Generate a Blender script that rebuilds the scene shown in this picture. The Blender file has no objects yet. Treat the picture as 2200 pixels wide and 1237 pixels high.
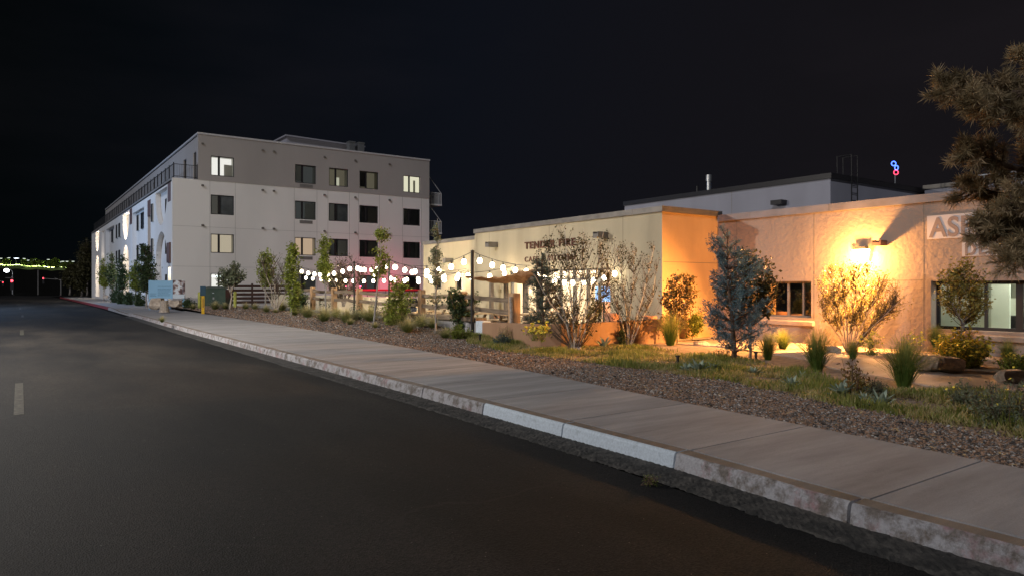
import bpy, math, random
import numpy as np
from mathutils import Vector, Matrix
from mathutils.geometry import tessellate_polygon
rad = math.radians
random.seed(7)
RNG = np.random.default_rng(11)

# ------------------------------------------------------------------ camera, sky, light
SC = bpy.context.scene
TH, FPX, CX, HY, CAMH = rad(35.3), 1520.0, 1100.0, 618.5, 1.6
cd = bpy.data.cameras.new('camera'); cam = bpy.data.objects.new('camera', cd)
SC.collection.objects.link(cam)
cam.location = (0, 0, CAMH); cam.rotation_euler = (rad(90), 0, -TH)
cd.sensor_width = 36; cd.lens = FPX / 2200 * 36; cd.clip_end = 3000
SC.camera = cam

W = bpy.data.worlds.new('World'); SC.world = W; W.use_nodes = True
nt = W.node_tree; nt.nodes.clear()
out = nt.nodes.new('ShaderNodeOutputWorld'); bg = nt.nodes.new('ShaderNodeBackground')
tc = nt.nodes.new('ShaderNodeTexCoord'); sep = nt.nodes.new('ShaderNodeSeparateXYZ')
nz = nt.nodes.new('ShaderNodeTexNoise'); nz.inputs['Scale'].default_value = 2.2; nz.inputs['Detail'].default_value = 4
mp = nt.nodes.new('ShaderNodeMapping'); mp.inputs['Scale'].default_value = (1, 1, 3.5)
r1 = nt.nodes.new('ShaderNodeValToRGB'); r2 = nt.nodes.new('ShaderNodeValToRGB')
mx = nt.nodes.new('ShaderNodeMix'); mx.data_type = 'RGBA'; mx.blend_type = 'ADD'; mx.inputs['Factor'].default_value = 1
nt.links.new(tc.outputs['Generated'], sep.inputs[0])
# east of the street the town lights the air a little; towards the open country the sky is black
e = r1.color_ramp.elements; e[0].position = 0.0; e[0].color = (.0010, .0018, .0022, 1)
e[1].position = 1.0; e[1].color = (.0085, .0070, .0080, 1)
m_ = r1.color_ramp.elements.new(.5); m_.color = (.0042, .0052, .0085, 1)
nt.links.new(sep.outputs[0], r1.inputs[0])
e = r2.color_ramp.elements; e[0].position = .45; e[0].color = (0, 0, 0, 1); e[1].position = .85; e[1].color = (.0035, .0028, .0035, 1)
nt.links.new(tc.outputs['Generated'], mp.inputs[0]); nt.links.new(mp.outputs[0], nz.inputs['Vector'])
nt.links.new(nz.outputs[0], r2.inputs[0])
nt.links.new(r1.outputs[0], mx.inputs['A']); nt.links.new(r2.outputs[0], mx.inputs['B'])
nt.links.new(mx.outputs['Result'], bg.inputs[0]); bg.inputs[1].default_value = 1.0
nt.links.new(bg.outputs[0], out.inputs[0])

def sun(name, strength, color, frm, angle):
    l = bpy.data.lights.new(name, 'SUN'); l.energy = strength; l.color = color; l.angle = rad(angle)
    o = bpy.data.objects.new(name, l); SC.collection.objects.link(o)
    o.rotation_euler = Vector(frm).to_track_quat('Z', 'Y').to_euler(); return o
def point(name, loc, watt, color, r=.06, parent=None, typ='POINT', spot=None, aim=None):
    l = bpy.data.lights.new(name, typ); l.energy = watt; l.color = color; l.shadow_soft_size = r
    o = bpy.data.objects.new(name, l); SC.collection.objects.link(o); o.location = loc
    if typ == 'SPOT':
        l.spot_size = rad(spot); l.spot_blend = .6
        o.rotation_euler = (-Vector(aim)).to_track_quat('Z', 'Y').to_euler()
    if parent: o.parent = parent
    return o
# the one distant source: cool white flood light of the street side, low over the opposite pavement
sun('street_flood_light', 1.05, (.90, .92, 1.0), (-.80, -.46, .62), 2.0)
SC.view_settings.view_transform = 'Standard'; SC.view_settings.look = 'None'
SC.view_settings.exposure = 0; SC.view_settings.gamma = 1
SC.cycles.use_denoising = True
SC.cycles.max_bounces = 5; SC.cycles.diffuse_bounces = 3; SC.cycles.transparent_max_bounces = 12
SC.cycles.sample_clamp_indirect = 4

# ------------------------------------------------------------------ helpers
C = SC.collection
fs, fc = math.sin(TH), math.cos(TH)
def P(px, py, D):                                  # picture point at distance D -> world
    l = (px - CX) / FPX * D
    return Vector((fs * D + fc * l, fc * D - fs * l, CAMH - (py - HY) / FPX * D))
def DX(px, X): return X / (fs + fc * (px - CX) / FPX)
def DY(px, Y): return Y / (fc - fs * (px - CX) / FPX)
def YonX(px, X): return P(px, HY, DX(px, X)).y
def XonY(px, Y): return P(px, HY, DY(px, Y)).x
def sm(t): t = max(0, min(1, t)); return t * t * (3 - 2 * t)
def terr(x, y):
    z = .135 + .30 * sm((x - 8.0) / 3.6) * sm((y - 17.5) / 6)
    return z + .12 * sm((y - 38) / 10) * (1 - .9 * sm((x - 8.0) / 3.6))
def G(px, py):                                     # picture point lying on the garden ground
    D = 5.0; last = None
    for k in range(4000):
        p = P(px, py, D)
        if p.z <= terr(p.x, p.y): return Vector((p.x, p.y, terr(p.x, p.y))), D
        D *= 1.0015
        if D > 90: break
    return p, D
def G0(px, py, z): D = (CAMH - z) * FPX / (py - HY); return P(px, py, D)

def tag(o, label=None, cat=None, group=None, kind=None):
    if label: o['label'] = label
    if cat: o['category'] = cat
    if group: o['group'] = group
    if kind: o['kind'] = kind
    return o
def empty(name, loc, label, cat, group=None, rz=0):
    o = bpy.data.objects.new(name, None); C.objects.link(o); o.location = loc; o.rotation_euler = (0, 0, rz)
    o.empty_display_size = .1
    return tag(o, label, cat, group)
def link(name, me, parent=None, loc=None):
    o = bpy.data.objects.new(name, me); C.objects.link(o)
    if parent is not None: o.parent = parent
    if loc is not None: o.location = loc
    return o
def copy_tree(o, parent=None):
    c = o.copy(); C.objects.link(c)
    if parent is not None: c.parent = parent
    for ch in [k for k in o.children]: copy_tree(ch, c)
    return c

class MB:
    def __init__(s): s.v = []; s.f = []; s.mi = []; s.n = 0; s.m = 0
    def add(s, V, F):
        b = s.n; s.v.extend([tuple(p) for p in V]); s.n += len(V)
        for f in F: s.f.append([i + b for i in f]); s.mi.append(s.m)
        return s
    def box(s, a, b, M=None):
        x0, y0, z0 = a; x1, y1, z1 = b
        V = [(x0,y0,z0),(x1,y0,z0),(x1,y1,z0),(x0,y1,z0),(x0,y0,z1),(x1,y0,z1),(x1,y1,z1),(x0,y1,z1)]
        if M is not None: V = [M @ Vector(p) for p in V]
        return s.add(V, [(0,3,2,1),(4,5,6,7),(0,1,5,4),(1,2,6,5),(2,3,7,6),(3,0,4,7)])
    def bar(s, p, q, w, h):                        # box beam from p to q
        p, q = Vector(p), Vector(q); d = (q - p); L = d.length; d.normalize()
        up = Vector((0, 0, 1)) if abs(d.z) < .9 else Vector((1, 0, 0))
        sd = d.cross(up).normalized(); u2 = sd.cross(d)
        V = []
        for e in (p, q):
            for a, b in ((-1,-1),(1,-1),(1,1),(-1,1)): V.append(e + sd * a * w / 2 + u2 * b * h / 2)
        return s.add(V, [(3,2,1,0),(4,5,6,7),(0,1,5,4),(1,2,6,5),(2,3,7,6),(3,0,4,7)])
    def tube(s, pts, rr, n=6, cap=True):
        pts = [Vector(p) for p in pts]
        if not hasattr(rr, '__len__'): rr = [rr] * len(pts)
        V = []; F = []; k = len(pts)
        ref = Vector((.31, .17, .93))
        for i, p in enumerate(pts):
            d = (pts[min(i+1, k-1)] - pts[max(i-1, 0)]).normalized()
            if abs(d.dot(ref)) > .97: ref = Vector((1, .1, 0))
            a = d.cross(ref).normalized(); b = d.cross(a)
            for j in range(n):
                t = 2 * math.pi * j / n
                V.append(p + (a * math.cos(t) + b * math.sin(t)) * rr[i])
        for i in range(k - 1):
            for j in range(n):
                F.append((i*n+j, i*n+(j+1) % n, (i+1)*n+(j+1) % n, (i+1)*n+j))
        if cap: F.append(tuple(range(n))[::-1]); F.append(tuple((k-1)*n + j for j in range(n)))
        return s.add(V, F)
    def lathe(s, prof, n=16, org=(0, 0, 0)):
        V = []; F = []; ox, oy, oz = org
        for r, z in prof:
            for j in range(n):
                t = 2 * math.pi * j / n; V.append((ox + r * math.cos(t), oy + r * math.sin(t), oz + z))
        for i in range(len(prof) - 1):
            for j in range(n): F.append((i*n+j, i*n+(j+1) % n, (i+1)*n+(j+1) % n, (i+1)*n+j))
        F.append(tuple(range(n))[::-1]); F.append(tuple((len(prof)-1)*n + j for j in range(n)))
        return s.add(V, F)
    def build(s, name, mats, parent=None, loc=None, smooth=False, bevel=0):
        me = bpy.data.meshes.new(name); me.from_pydata(s.v, [], s.f)
        if not isinstance(mats, (list, tuple)): mats = [mats]
        for m in mats: me.materials.append(m)
        me.polygons.foreach_set('material_index', s.mi)
        if smooth: me.shade_smooth()
        me.update(); o = link(name, me, parent, loc)
        if bevel:
            b = o.modifiers.new('bevel', 'BEVEL'); b.width = bevel; b.segments = 2; b.limit_method = 'ANGLE'
        return o

def quads(name, V, mats, parent=None, loc=None, mi=None, k=4):
    """V: (N,k,3) array of loose polygons"""
    V = np.asarray(V, dtype=np.float32); N = V.shape[0]
    me = bpy.data.meshes.new(name)
    me.vertices.add(N * k); me.vertices.foreach_set('co', V.reshape(-1))
    me.loops.add(N * k); me.loops.foreach_set('vertex_index', np.arange(N * k, dtype=np.int32))
    me.polygons.add(N); me.polygons.foreach_set('loop_start', np.arange(0, N * k, k, dtype=np.int32))
    if not isinstance(mats, (list, tuple)): mats = [mats]
    for m in mats: me.materials.append(m)
    if mi is not None: me.polygons.foreach_set('material_index', np.asarray(mi, dtype=np.int32))
    me.update(calc_edges=True); me.validate()
    return link(name, me, parent, loc)

def extr(name, outer, holes, org, u, v, n, th, mat, parent=None):
    """flat panel with holes; front at org, thickness th going along -n"""
    org, u, v, n = Vector(org), Vector(u), Vector(v), Vector(n)
    loops = [outer] + list(holes)
    flat = [p for l in loops for p in l]; N = len(flat)
    tris = tessellate_polygon([[Vector((p[0], p[1], 0)) for p in l] for l in loops])
    pos = lambda p, d: org + u * p[0] + v * p[1] - n * d
    V = [pos(p, 0) for p in flat] + [pos(p, th) for p in flat]
    F = []
    flip = u.cross(v).dot(n) < 0
    for t in tris:
        a, b, c = flat[t[0]], flat[t[1]], flat[t[2]]
        ar = (b[0]-a[0])*(c[1]-a[1]) - (b[1]-a[1])*(c[0]-a[0])
        if abs(ar) < 1e-9: continue
        t = tuple(t) if (ar > 0) != flip else tuple(t)[::-1]
        F.append(t); F.append(tuple(i + N for i in t[::-1]))
    b = 0
    for l in loops:
        k = len(l)
        for i in range(k): j = (i + 1) % k; F.append((b+i, b+j, b+j+N, b+i+N))
        b += k
    me = bpy.data.meshes.new(name); me.from_pydata([tuple(p) for p in V], [], F)
    me.materials.append(mat); me.update()
    import bmesh
    bm = bmesh.new(); bm.from_mesh(me); bmesh.ops.recalc_face_normals(bm, faces=bm.faces); bm.to_mesh(me); bm.free()
    return link(name, me, parent)
def rect(a, b, c, d): return [(a, c), (b, c), (b, d), (a, d)]

def text(name, s, size, org, u, v, mat, parent, ext=.02, sx=1.0, off=0.0, sp=1.0, fit=None):
    cu = bpy.data.curves.new(name, 'FONT'); cu.body = s; cu.size = size; cu.extrude = ext; cu.offset = off
    cu.space_character = sp
    t = bpy.data.objects.new(name, cu); C.objects.link(t)
    bpy.context.view_layer.update()
    me = bpy.data.meshes.new_from_object(t.evaluated_get(bpy.context.evaluated_depsgraph_get()))
    bpy.data.objects.remove(t)
    u, v = Vector(u), Vector(v); n = u.cross(v)
    if fit: xs = [q.co.x for q in me.vertices]; sx = fit / (max(xs) - min(xs))
    M = Matrix((( u.x*sx, v.x, n.x, org[0]), (u.y*sx, v.y, n.y, org[1]), (u.z*sx, v.z, n.z, org[2]), (0,0,0,1)))
    xs = sorted((min(me.vertices[i].co.x for i in p.vertices), max(me.vertices[i].co.x for i in p.vertices)) for p in me.polygons)
    cuts = []; hi = xs[0][1]
    for a_, c_ in xs:
        if a_ - hi > .26 * size: cuts.append((a_ + hi) / 2)
        hi = max(hi, c_)
    wid = [sum(me.vertices[p.vertices[0]].co.x > c_ for c_ in cuts) for p in me.polygons]
    me.transform(M); me.materials.clear(); me.materials.append(mat)
    if not cuts: return link(name, me, parent)
    for k in range(len(cuts) + 1):                      # one part per word
        m2 = bpy.data.meshes.new(name); F = [tuple(p.vertices) for p, w_ in zip(me.polygons, wid) if w_ == k]
        ids = sorted({i for f in F for i in f}); mp_ = {i: j for j, i in enumerate(ids)}
        m2.from_pydata([tuple(me.vertices[i].co) for i in ids], [], [tuple(mp_[i] for i in f) for f in F]); m2.materials.append(mat); link(name, m2, parent)

# ------------------------------------------------------------------ materials
def mat(name, col, rough=.8, col2=None, scale=8, bump=0, bscale=None, metal=0, spec=.3, detail=6, stops=(.35, .65), bdist=.02,
        emit=None, estr=0, coat=0, stretch=None, alpha=None, col3=None):
    m = bpy.data.materials.new(name); m.use_nodes = True; t = m.node_tree; b = t.nodes['Principled BSDF']
    b.inputs['Base Color'].default_value = (*col, 1); b.inputs['Roughness'].default_value = rough
    b.inputs['Metallic'].default_value = metal; b.inputs['Specular IOR Level'].default_value = spec
    co = t.nodes.new('ShaderNodeTexCoord'); src = co.outputs['Object']
    if stretch:
        mm = t.nodes.new('ShaderNodeMapping'); mm.inputs['Scale'].default_value = stretch
        t.links.new(src, mm.inputs[0]); src = mm.outputs[0]
    if col2:
        n = t.nodes.new('ShaderNodeTexNoise'); n.inputs['Scale'].default_value = scale; n.inputs['Detail'].default_value = detail
        r = t.nodes.new('ShaderNodeValToRGB'); el = r.color_ramp.elements
        el[0].position, el[1].position = stops; el[0].color = (*col, 1); el[1].color = (*col2, 1)
        if col3: x = el.new((stops[0]+stops[1]) / 2); x.color = (*col3, 1)
        t.links.new(src, n.inputs['Vector']); t.links.new(n.outputs[0], r.inputs[0]); t.links.new(r.outputs[0], b.inputs['Base Color'])
    if bump:
        n2 = t.nodes.new('ShaderNodeTexNoise'); n2.inputs['Scale'].default_value = bscale or scale * 4; n2.inputs['Detail'].default_value = 6
        bp = t.nodes.new('ShaderNodeBump'); bp.inputs['Strength'].default_value = bump; bp.inputs['Distance'].default_value = bdist
        t.links.new(src, n2.inputs['Vector']); t.links.new(n2.outputs[0], bp.inputs['Height']); t.links.new(bp.outputs[0], b.inputs['Normal'])
    if emit: b.inputs['Emission Color'].default_value = (*emit, 1); b.inputs['Emission Strength'].default_value = estr
    return m
def nosample(m): m.cycles.emission_sampling = 'NONE'; return m

def stucco(name, col, dirt, big=.5, bump=.5, lumps=3.0):
    """hand trowelled stucco: rain streaks and patches in the colour, lumps and sand grain in the relief"""
    m = bpy.data.materials.new(name); m.use_nodes = True; t = m.node_tree; b = t.nodes['Principled BSDF']
    b.inputs['Roughness'].default_value = .92; b.inputs['Specular IOR Level'].default_value = .15
    co = t.nodes.new('ShaderNodeTexCoord')
    mm = t.nodes.new('ShaderNodeMapping'); mm.inputs['Scale'].default_value = (1, 1, .22)
    t.links.new(co.outputs['Object'], mm.inputs[0])
    n1 = t.nodes.new('ShaderNodeTexNoise'); n1.inputs['Scale'].default_value = big * 2; n1.inputs['Detail'].default_value = 8
    t.links.new(mm.outputs[0], n1.inputs['Vector'])
    r = t.nodes.new('ShaderNodeValToRGB'); r.color_ramp.elements[0].position = .36; r.color_ramp.elements[1].position = .62
    r.color_ramp.elements[0].color = (*dirt, 1); r.color_ramp.elements[1].color = (*col, 1)
    t.links.new(n1.outputs[0], r.inputs[0]); t.links.new(r.outputs[0], b.inputs['Base Color'])
    a = t.nodes.new('ShaderNodeTexNoise'); a.inputs['Scale'].default_value = lumps; a.inputs['Detail'].default_value = 6
    c = t.nodes.new('ShaderNodeTexNoise'); c.inputs['Scale'].default_value = 60; c.inputs['Detail'].default_value = 3
    t.links.new(co.outputs['Object'], a.inputs['Vector']); t.links.new(co.outputs['Object'], c.inputs['Vector'])
    b1 = t.nodes.new('ShaderNodeBump'); b1.inputs['Strength'].default_value = bump; b1.inputs['Distance'].default_value = .05
    b2 = t.nodes.new('ShaderNodeBump'); b2.inputs['Strength'].default_value = bump; b2.inputs['Distance'].default_value = .006
    t.links.new(a.outputs[0], b1.inputs['Height']); t.links.new(c.outputs[0], b2.inputs['Height'])
    t.links.new(b1.outputs[0], b2.inputs['Normal']); t.links.new(b2.outputs[0], b.inputs['Normal'])
    return m

def glass(name, tint=(.6, .65, .7), gl=.12, rough=.03):
    m = bpy.data.materials.new(name); m.use_nodes = True; t = m.node_tree; t.nodes.clear()
    o = t.nodes.new('ShaderNodeOutputMaterial'); mx = t.nodes.new('ShaderNodeMixShader')
    tr = t.nodes.new('ShaderNodeBsdfTransparent'); tr.inputs[0].default_value = (*tint, 1)
    g = t.nodes.new('ShaderNodeBsdfGlossy'); g.inputs['Roughness'].default_value = rough
    f = t.nodes.new('ShaderNodeFresnel'); f.inputs[0].default_value = 1.5
    mt = t.nodes.new('ShaderNodeMath'); mt.operation = 'MULTIPLY_ADD'; mt.inputs[1].default_value = 1; mt.inputs[2].default_value = gl * .4
    t.links.new(f.outputs[0], mt.inputs[0]); t.links.new(mt.outputs[0], mx.inputs[0])
    t.links.new(tr.outputs[0], mx.inputs[1]); t.links.new(g.outputs[0], mx.inputs[2]); t.links.new(mx.outputs[0], o.inputs[0])
    return m
def emis(name, col, s, noise=None):
    m = bpy.data.materials.new(name); m.use_nodes = True; t = m.node_tree; t.nodes.clear()
    o = t.nodes.new('ShaderNodeOutputMaterial'); e = t.nodes.new('ShaderNodeEmission')
    e.inputs[0].default_value = (*col, 1); e.inputs[1].default_value = s
    t.links.new(e.outputs[0], o.inputs[0]); m.cycles.emission_sampling = 'NONE'; return m

def leafmat(name, c1, c2, c3, scale=18, trans=.25, rough=.55):
    m = bpy.data.materials.new(name); m.use_nodes = True; t = m.node_tree; b = t.nodes['Principled BSDF']
    b.inputs['Roughness'].default_value = rough; b.inputs['Specular IOR Level'].default_value = .25
    co = t.nodes.new('ShaderNodeTexCoord'); n = t.nodes.new('ShaderNodeTexNoise'); n.inputs['Scale'].default_value = scale
    n.inputs['Detail'].default_value = 2
    r = t.nodes.new('ShaderNodeValToRGB'); el = r.color_ramp.elements
    el[0].position = .36; el[1].position = .66; el[0].color = (*c1, 1); el[1].color = (*c3, 1); x = el.new(.5); x.color = (*c2, 1)
    t.links.new(co.outputs['Object'], n.inputs['Vector']); t.links.new(n.outputs[0], r.inputs[0])
    t.links.new(r.outputs[0], b.inputs['Base Color'])
    tl = t.nodes.new('ShaderNodeBsdfTranslucent'); t.links.new(r.outputs[0], tl.inputs[0])
    mx = t.nodes.new('ShaderNodeMixShader'); mx.inputs[0].default_value = trans
    o = t.nodes['Material Output']; t.links.new(b.outputs[0], mx.inputs[1]); t.links.new(tl.outputs[0], mx.inputs[2])
    t.links.new(mx.outputs[0], o.inputs[0]); return m
def blademat(name, base, tip, h):
    """grass that is green at the root and straw coloured at the tips"""
    m = bpy.data.materials.new(name); m.use_nodes = True; t = m.node_tree; b = t.nodes['Principled BSDF']
    b.inputs['Roughness'].default_value = .6; b.inputs['Specular IOR Level'].default_value = .2
    co = t.nodes.new('ShaderNodeTexCoord'); s = t.nodes.new('ShaderNodeSeparateXYZ'); n = t.nodes.new('ShaderNodeTexNoise')
    n.inputs['Scale'].default_value = 14
    mt = t.nodes.new('ShaderNodeMath'); mt.operation = 'DIVIDE'; mt.inputs[1].default_value = h
    ad = t.nodes.new('ShaderNodeMath'); ad.operation = 'MULTIPLY_ADD'; ad.inputs[1].default_value = .9; 
    r = t.nodes.new('ShaderNodeValToRGB'); el = r.color_ramp.elements
    el[0].position = .45; el[1].position = 1.3 / 1.5; el[0].color = (*base, 1); el[1].color = (*tip, 1)
    t.links.new(co.outputs['Object'], s.inputs[0]); t.links.new(co.outputs['Object'], n.inputs['Vector'])
    t.links.new(s.outputs[2], mt.inputs[0]); t.links.new(n.outputs[0], ad.inputs[0]); t.links.new(mt.outputs[0], ad.inputs[2])
    sc = t.nodes.new('ShaderNodeMath'); sc.operation = 'MULTIPLY'; sc.inputs[1].default_value = .66
    t.links.new(ad.outputs[0], sc.inputs[0]); t.links.new(sc.outputs[0], r.inputs[0]); t.links.new(r.outputs[0], b.inputs['Base Color'])
    tl = t.nodes.new('ShaderNodeBsdfTranslucent'); t.links.new(r.outputs[0], tl.inputs[0]); mx = t.nodes.new('ShaderNodeMixShader'); mx.inputs[0].default_value = .4
    t.links.new(b.outputs[0], mx.inputs[1]); t.links.new(tl.outputs[0], mx.inputs[2]); t.links.new(mx.outputs[0], t.nodes['Material Output'].inputs[0])
    return m

def asphalt():
    m = bpy.data.materials.new('asphalt'); m.use_nodes = True; t = m.node_tree; b = t.nodes['Principled BSDF']
    N = t.nodes.new; co = N('ShaderNodeTexCoord')
    def noise(sc, det, st=None, rough=.5):
        n = N('ShaderNodeTexNoise'); n.inputs['Scale'].default_value = sc; n.inputs['Detail'].default_value = det
        n.inputs['Roughness'].default_value = rough
        if st:
            mm = N('ShaderNodeMapping'); mm.inputs['Scale'].default_value = st; t.links.new(co.outputs['Object'], mm.inputs[0]); t.links.new(mm.outputs[0], n.inputs['Vector'])
        else: t.links.new(co.outputs['Object'], n.inputs['Vector'])
        return n
    a = noise(.55, 6, (1, .35, 1), .6); r = N('ShaderNodeValToRGB'); el = r.color_ramp.elements
    el[0].position = .38; el[0].color = (.008, .008, .0085, 1); el[1].position = .66; el[1].color = (.030, .0275, .025, 1)
    t.links.new(a.outputs[0], r.inputs[0])
    v = N('ShaderNodeTexVoronoi'); v.inputs['Scale'].default_value = 85; t.links.new(co.outputs['Object'], v.inputs['Vector'])
    r2 = N('ShaderNodeValToRGB'); el = r2.color_ramp.elements; el[0].position = .0; el[0].color = (.45, .45, .45, 1); el[1].position = 1; el[1].color = (1.9, 1.85, 1.8, 1)
    sp = N('ShaderNodeSeparateColor'); t.links.new(v.outputs['Color'], sp.inputs[0]); t.links.new(sp.outputs[0], r2.inputs[0])
    mu = N('ShaderNodeMix'); mu.data_type = 'RGBA'; mu.blend_type = 'MULTIPLY'; mu.inputs['Factor'].default_value = 1
    t.links.new(r.outputs[0], mu.inputs['A']); t.links.new(r2.outputs[0], mu.inputs['B'])
    # rare pale chips
    v2 = N('ShaderNodeTexVoronoi'); v2.inputs['Scale'].default_value = 9; t.links.new(co.outputs['Object'], v2.inputs['Vector'])
    r3 = N('ShaderNodeValToRGB'); el = r3.color_ramp.elements; el[0].position = .035; el[0].color = (1, 1, 1, 1); el[1].position = .05; el[1].color = (0, 0, 0, 1)
    t.links.new(v2.outputs['Distance'], r3.inputs[0])
    m2 = N('ShaderNodeMix'); m2.data_type = 'RGBA'; t.links.new(r3.outputs[0], m2.inputs['Factor']); t.links.new(mu.outputs['Result'], m2.inputs['A'])
    m2.inputs['B'].default_value = (.22, .21, .20, 1)
    dn = noise(1.4, 4); dm = N('ShaderNodeMixRGB'); dm.blend_type = 'LINEAR_LIGHT'; dm.inputs[0].default_value = .35
    t.links.new(co.outputs['Object'], dm.inputs[1]); t.links.new(dn.outputs['Color'], dm.inputs[2])
    v3 = N('ShaderNodeTexVoronoi'); v3.feature = 'DISTANCE_TO_EDGE'; v3.inputs['Scale'].default_value = .16; t.links.new(dm.outputs[0], v3.inputs['Vector'])
    r4 = N('ShaderNodeValToRGB'); el = r4.color_ramp.elements; el[0].position = .0008; el[0].color = (1, 1, 1, 1); el[1].position = .0028; el[1].color = (0, 0, 0, 1)
    t.links.new(v3.outputs['Distance'], r4.inputs[0]); m3 = N('ShaderNodeMix'); m3.data_type = 'RGBA'
    t.links.new(r4.outputs[0], m3.inputs['Factor']); t.links.new(m2.outputs['Result'], m3.inputs['A']); m3.inputs['B'].default_value = (.030, .028, .026, 1)
    pn = noise(.22, 3, (1, .25, 1)); r5 = N('ShaderNodeValToRGB'); el = r5.color_ramp.elements; el[0].position = .42; el[0].color = (.55, .56, .6, 1); el[1].position = .58; el[1].color = (1.35, 1.3, 1.22, 1)
    t.links.new(pn.outputs[0], r5.inputs[0]); m4 = N('ShaderNodeMix'); m4.data_type = 'RGBA'; m4.blend_type = 'MULTIPLY'; m4.inputs['Factor'].default_value = 1
    t.links.new(m3.outputs['Result'], m4.inputs['A']); t.links.new(r5.outputs[0], m4.inputs['B'])
    t.links.new(m4.outputs['Result'], b.inputs['Base Color'])
    rr = N('ShaderNodeMapRange'); rr.inputs['To Min'].default_value = .75; rr.inputs['To Max'].default_value = .95
    t.links.new(a.outputs[0], rr.inputs['Value']); t.links.new(rr.outputs[0], b.inputs['Roughness'])
    b.inputs['Specular IOR Level'].default_value = .2
    bp = N('ShaderNodeBump'); bp.inputs['Strength'].default_value = .7; bp.inputs['Distance'].default_value = .006
    t.links.new(v.outputs['Distance'], bp.inputs['Height']); t.links.new(bp.outputs[0], b.inputs['Normal'])
    return m

def concrete(name, c1, c2, dark=None, bump=.25):
    m = bpy.data.materials.new(name); m.use_nodes = True; t = m.node_tree; b = t.nodes['Principled BSDF']; N = t.nodes.new
    co = N('ShaderNodeTexCoord'); mm = N('ShaderNodeMapping'); mm.inputs['Scale'].default_value = (.35, 2.2, 1)
    mm.inputs['Rotation'].default_value = (0, 0, .35)
    t.links.new(co.outputs['Object'], mm.inputs[0])
    a = N('ShaderNodeTexNoise'); a.inputs['Scale'].default_value = 1.3; a.inputs['Detail'].default_value = 9; a.inputs['Roughness'].default_value = .65
    t.links.new(mm.outputs[0], a.inputs['Vector'])
    r = N('ShaderNodeValToRGB'); el = r.color_ramp.elements; el[0].position = .3; el[1].position = .7; el[0].color = (*c1, 1); el[1].color = (*c2, 1)
    t.links.new(a.outputs[0], r.inputs[0])
    g = N('ShaderNodeTexNoise'); g.inputs['Scale'].default_value = 120; g.inputs['Detail'].default_value = 3
    t.links.new(co.outputs['Object'], g.inputs['Vector'])
    mr = N('ShaderNodeMapRange'); mr.inputs['To Min'].default_value = .7; mr.inputs['To Max'].default_value = 1.3; t.links.new(g.outputs[0], mr.inputs['Value'])
    mu = N('ShaderNodeMix'); mu.data_type = 'RGBA'; mu.blend_type = 'MULTIPLY'; mu.inputs['Factor'].default_value = 1
    t.links.new(r.outputs[0], mu.inputs['A']); t.links.new(mr.outputs[0], mu.inputs['B']); t.links.new(mu.outputs['Result'], b.inputs['Base Color'])
    b.inputs['Roughness'].default_value = .85; b.inputs['Specular IOR Level'].default_value = .2
    bp = N('ShaderNodeBump'); bp.inputs['Strength'].default_value = bump; bp.inputs['Distance'].default_value = .004
    t.links.new(g.outputs[0], bp.inputs['Height']); t.links.new(bp.outputs[0], b.inputs['Normal'])
    return m
def kerbmat(name, paint, conc, lo, hi, red=None):
    """paint worn off concrete in ragged flakes"""
    m = bpy.data.materials.new(name); m.use_nodes = True; t = m.node_tree; b = t.nodes['Principled BSDF']; N = t.nodes.new
    co = N('ShaderNodeTexCoord')
    def nn(s, d):
        n = N('ShaderNodeTexNoise'); n.inputs['Scale'].default_value = s; n.inputs['Detail'].default_value = d; n.inputs['Roughness'].default_value = .7
        t.links.new(co.outputs['Object'], n.inputs['Vector']); return n
    a = nn(6, 10); g = nn(45, 6)
    r = N('ShaderNodeValToRGB'); el = r.color_ramp.elements; el[0].position = lo; el[1].position = hi; el[0].color = (0,0,0,1); el[1].color = (1,1,1,1)
    t.links.new(a.outputs[0], r.inputs[0])
    rc = N('ShaderNodeValToRGB'); el = rc.color_ramp.elements; el[0].position = .35; el[1].position = .7
    el[0].color = (*[c * .55 for c in conc], 1); el[1].color = (*conc, 1); t.links.new(g.outputs[0], rc.inputs[0])
    pc = rc
    rp = N('ShaderNodeValToRGB'); el = rp.color_ramp.elements; el[0].position = .3; el[1].position = .6
    el[0].color = (*[c * .72 for c in paint], 1); el[1].color = (*paint, 1); t.links.new(g.outputs[0], rp.inputs[0])
    src = rp.outputs[0]
    if red:
        k = nn(3.1, 5); rr = N('ShaderNodeValToRGB'); el = rr.color_ramp.elements; el[0].position = .53; el[1].position = .64; el[0].color = (0,0,0,1); el[1].color = (.6,.6,.6,1)
        t.links.new(k.outputs[0], rr.inputs[0]); mr = N('ShaderNodeMix'); mr.data_type = 'RGBA'; t.links.new(rr.outputs[0], mr.inputs['Factor'])
        t.links.new(src, mr.inputs['A']); mr.inputs['B'].default_value = (*red, 1); src = mr.outputs['Result']
    mx = N('ShaderNodeMix'); mx.data_type = 'RGBA'; t.links.new(r.outputs[0], mx.inputs['Factor'])
    t.links.new(pc.outputs[0], mx.inputs['A']); t.links.new(src, mx.inputs['B']); t.links.new(mx.outputs['Result'], b.inputs['Base Color'])
    b.inputs['Roughness'].default_value = .85
    bp = N('ShaderNodeBump'); bp.inputs['Strength'].default_value = .8; bp.inputs['Distance'].default_value = .012
    t.links.new(g.outputs[0], bp.inputs['Height']); t.links.new(bp.outputs[0], b.inputs['Normal'])
    return m

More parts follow.
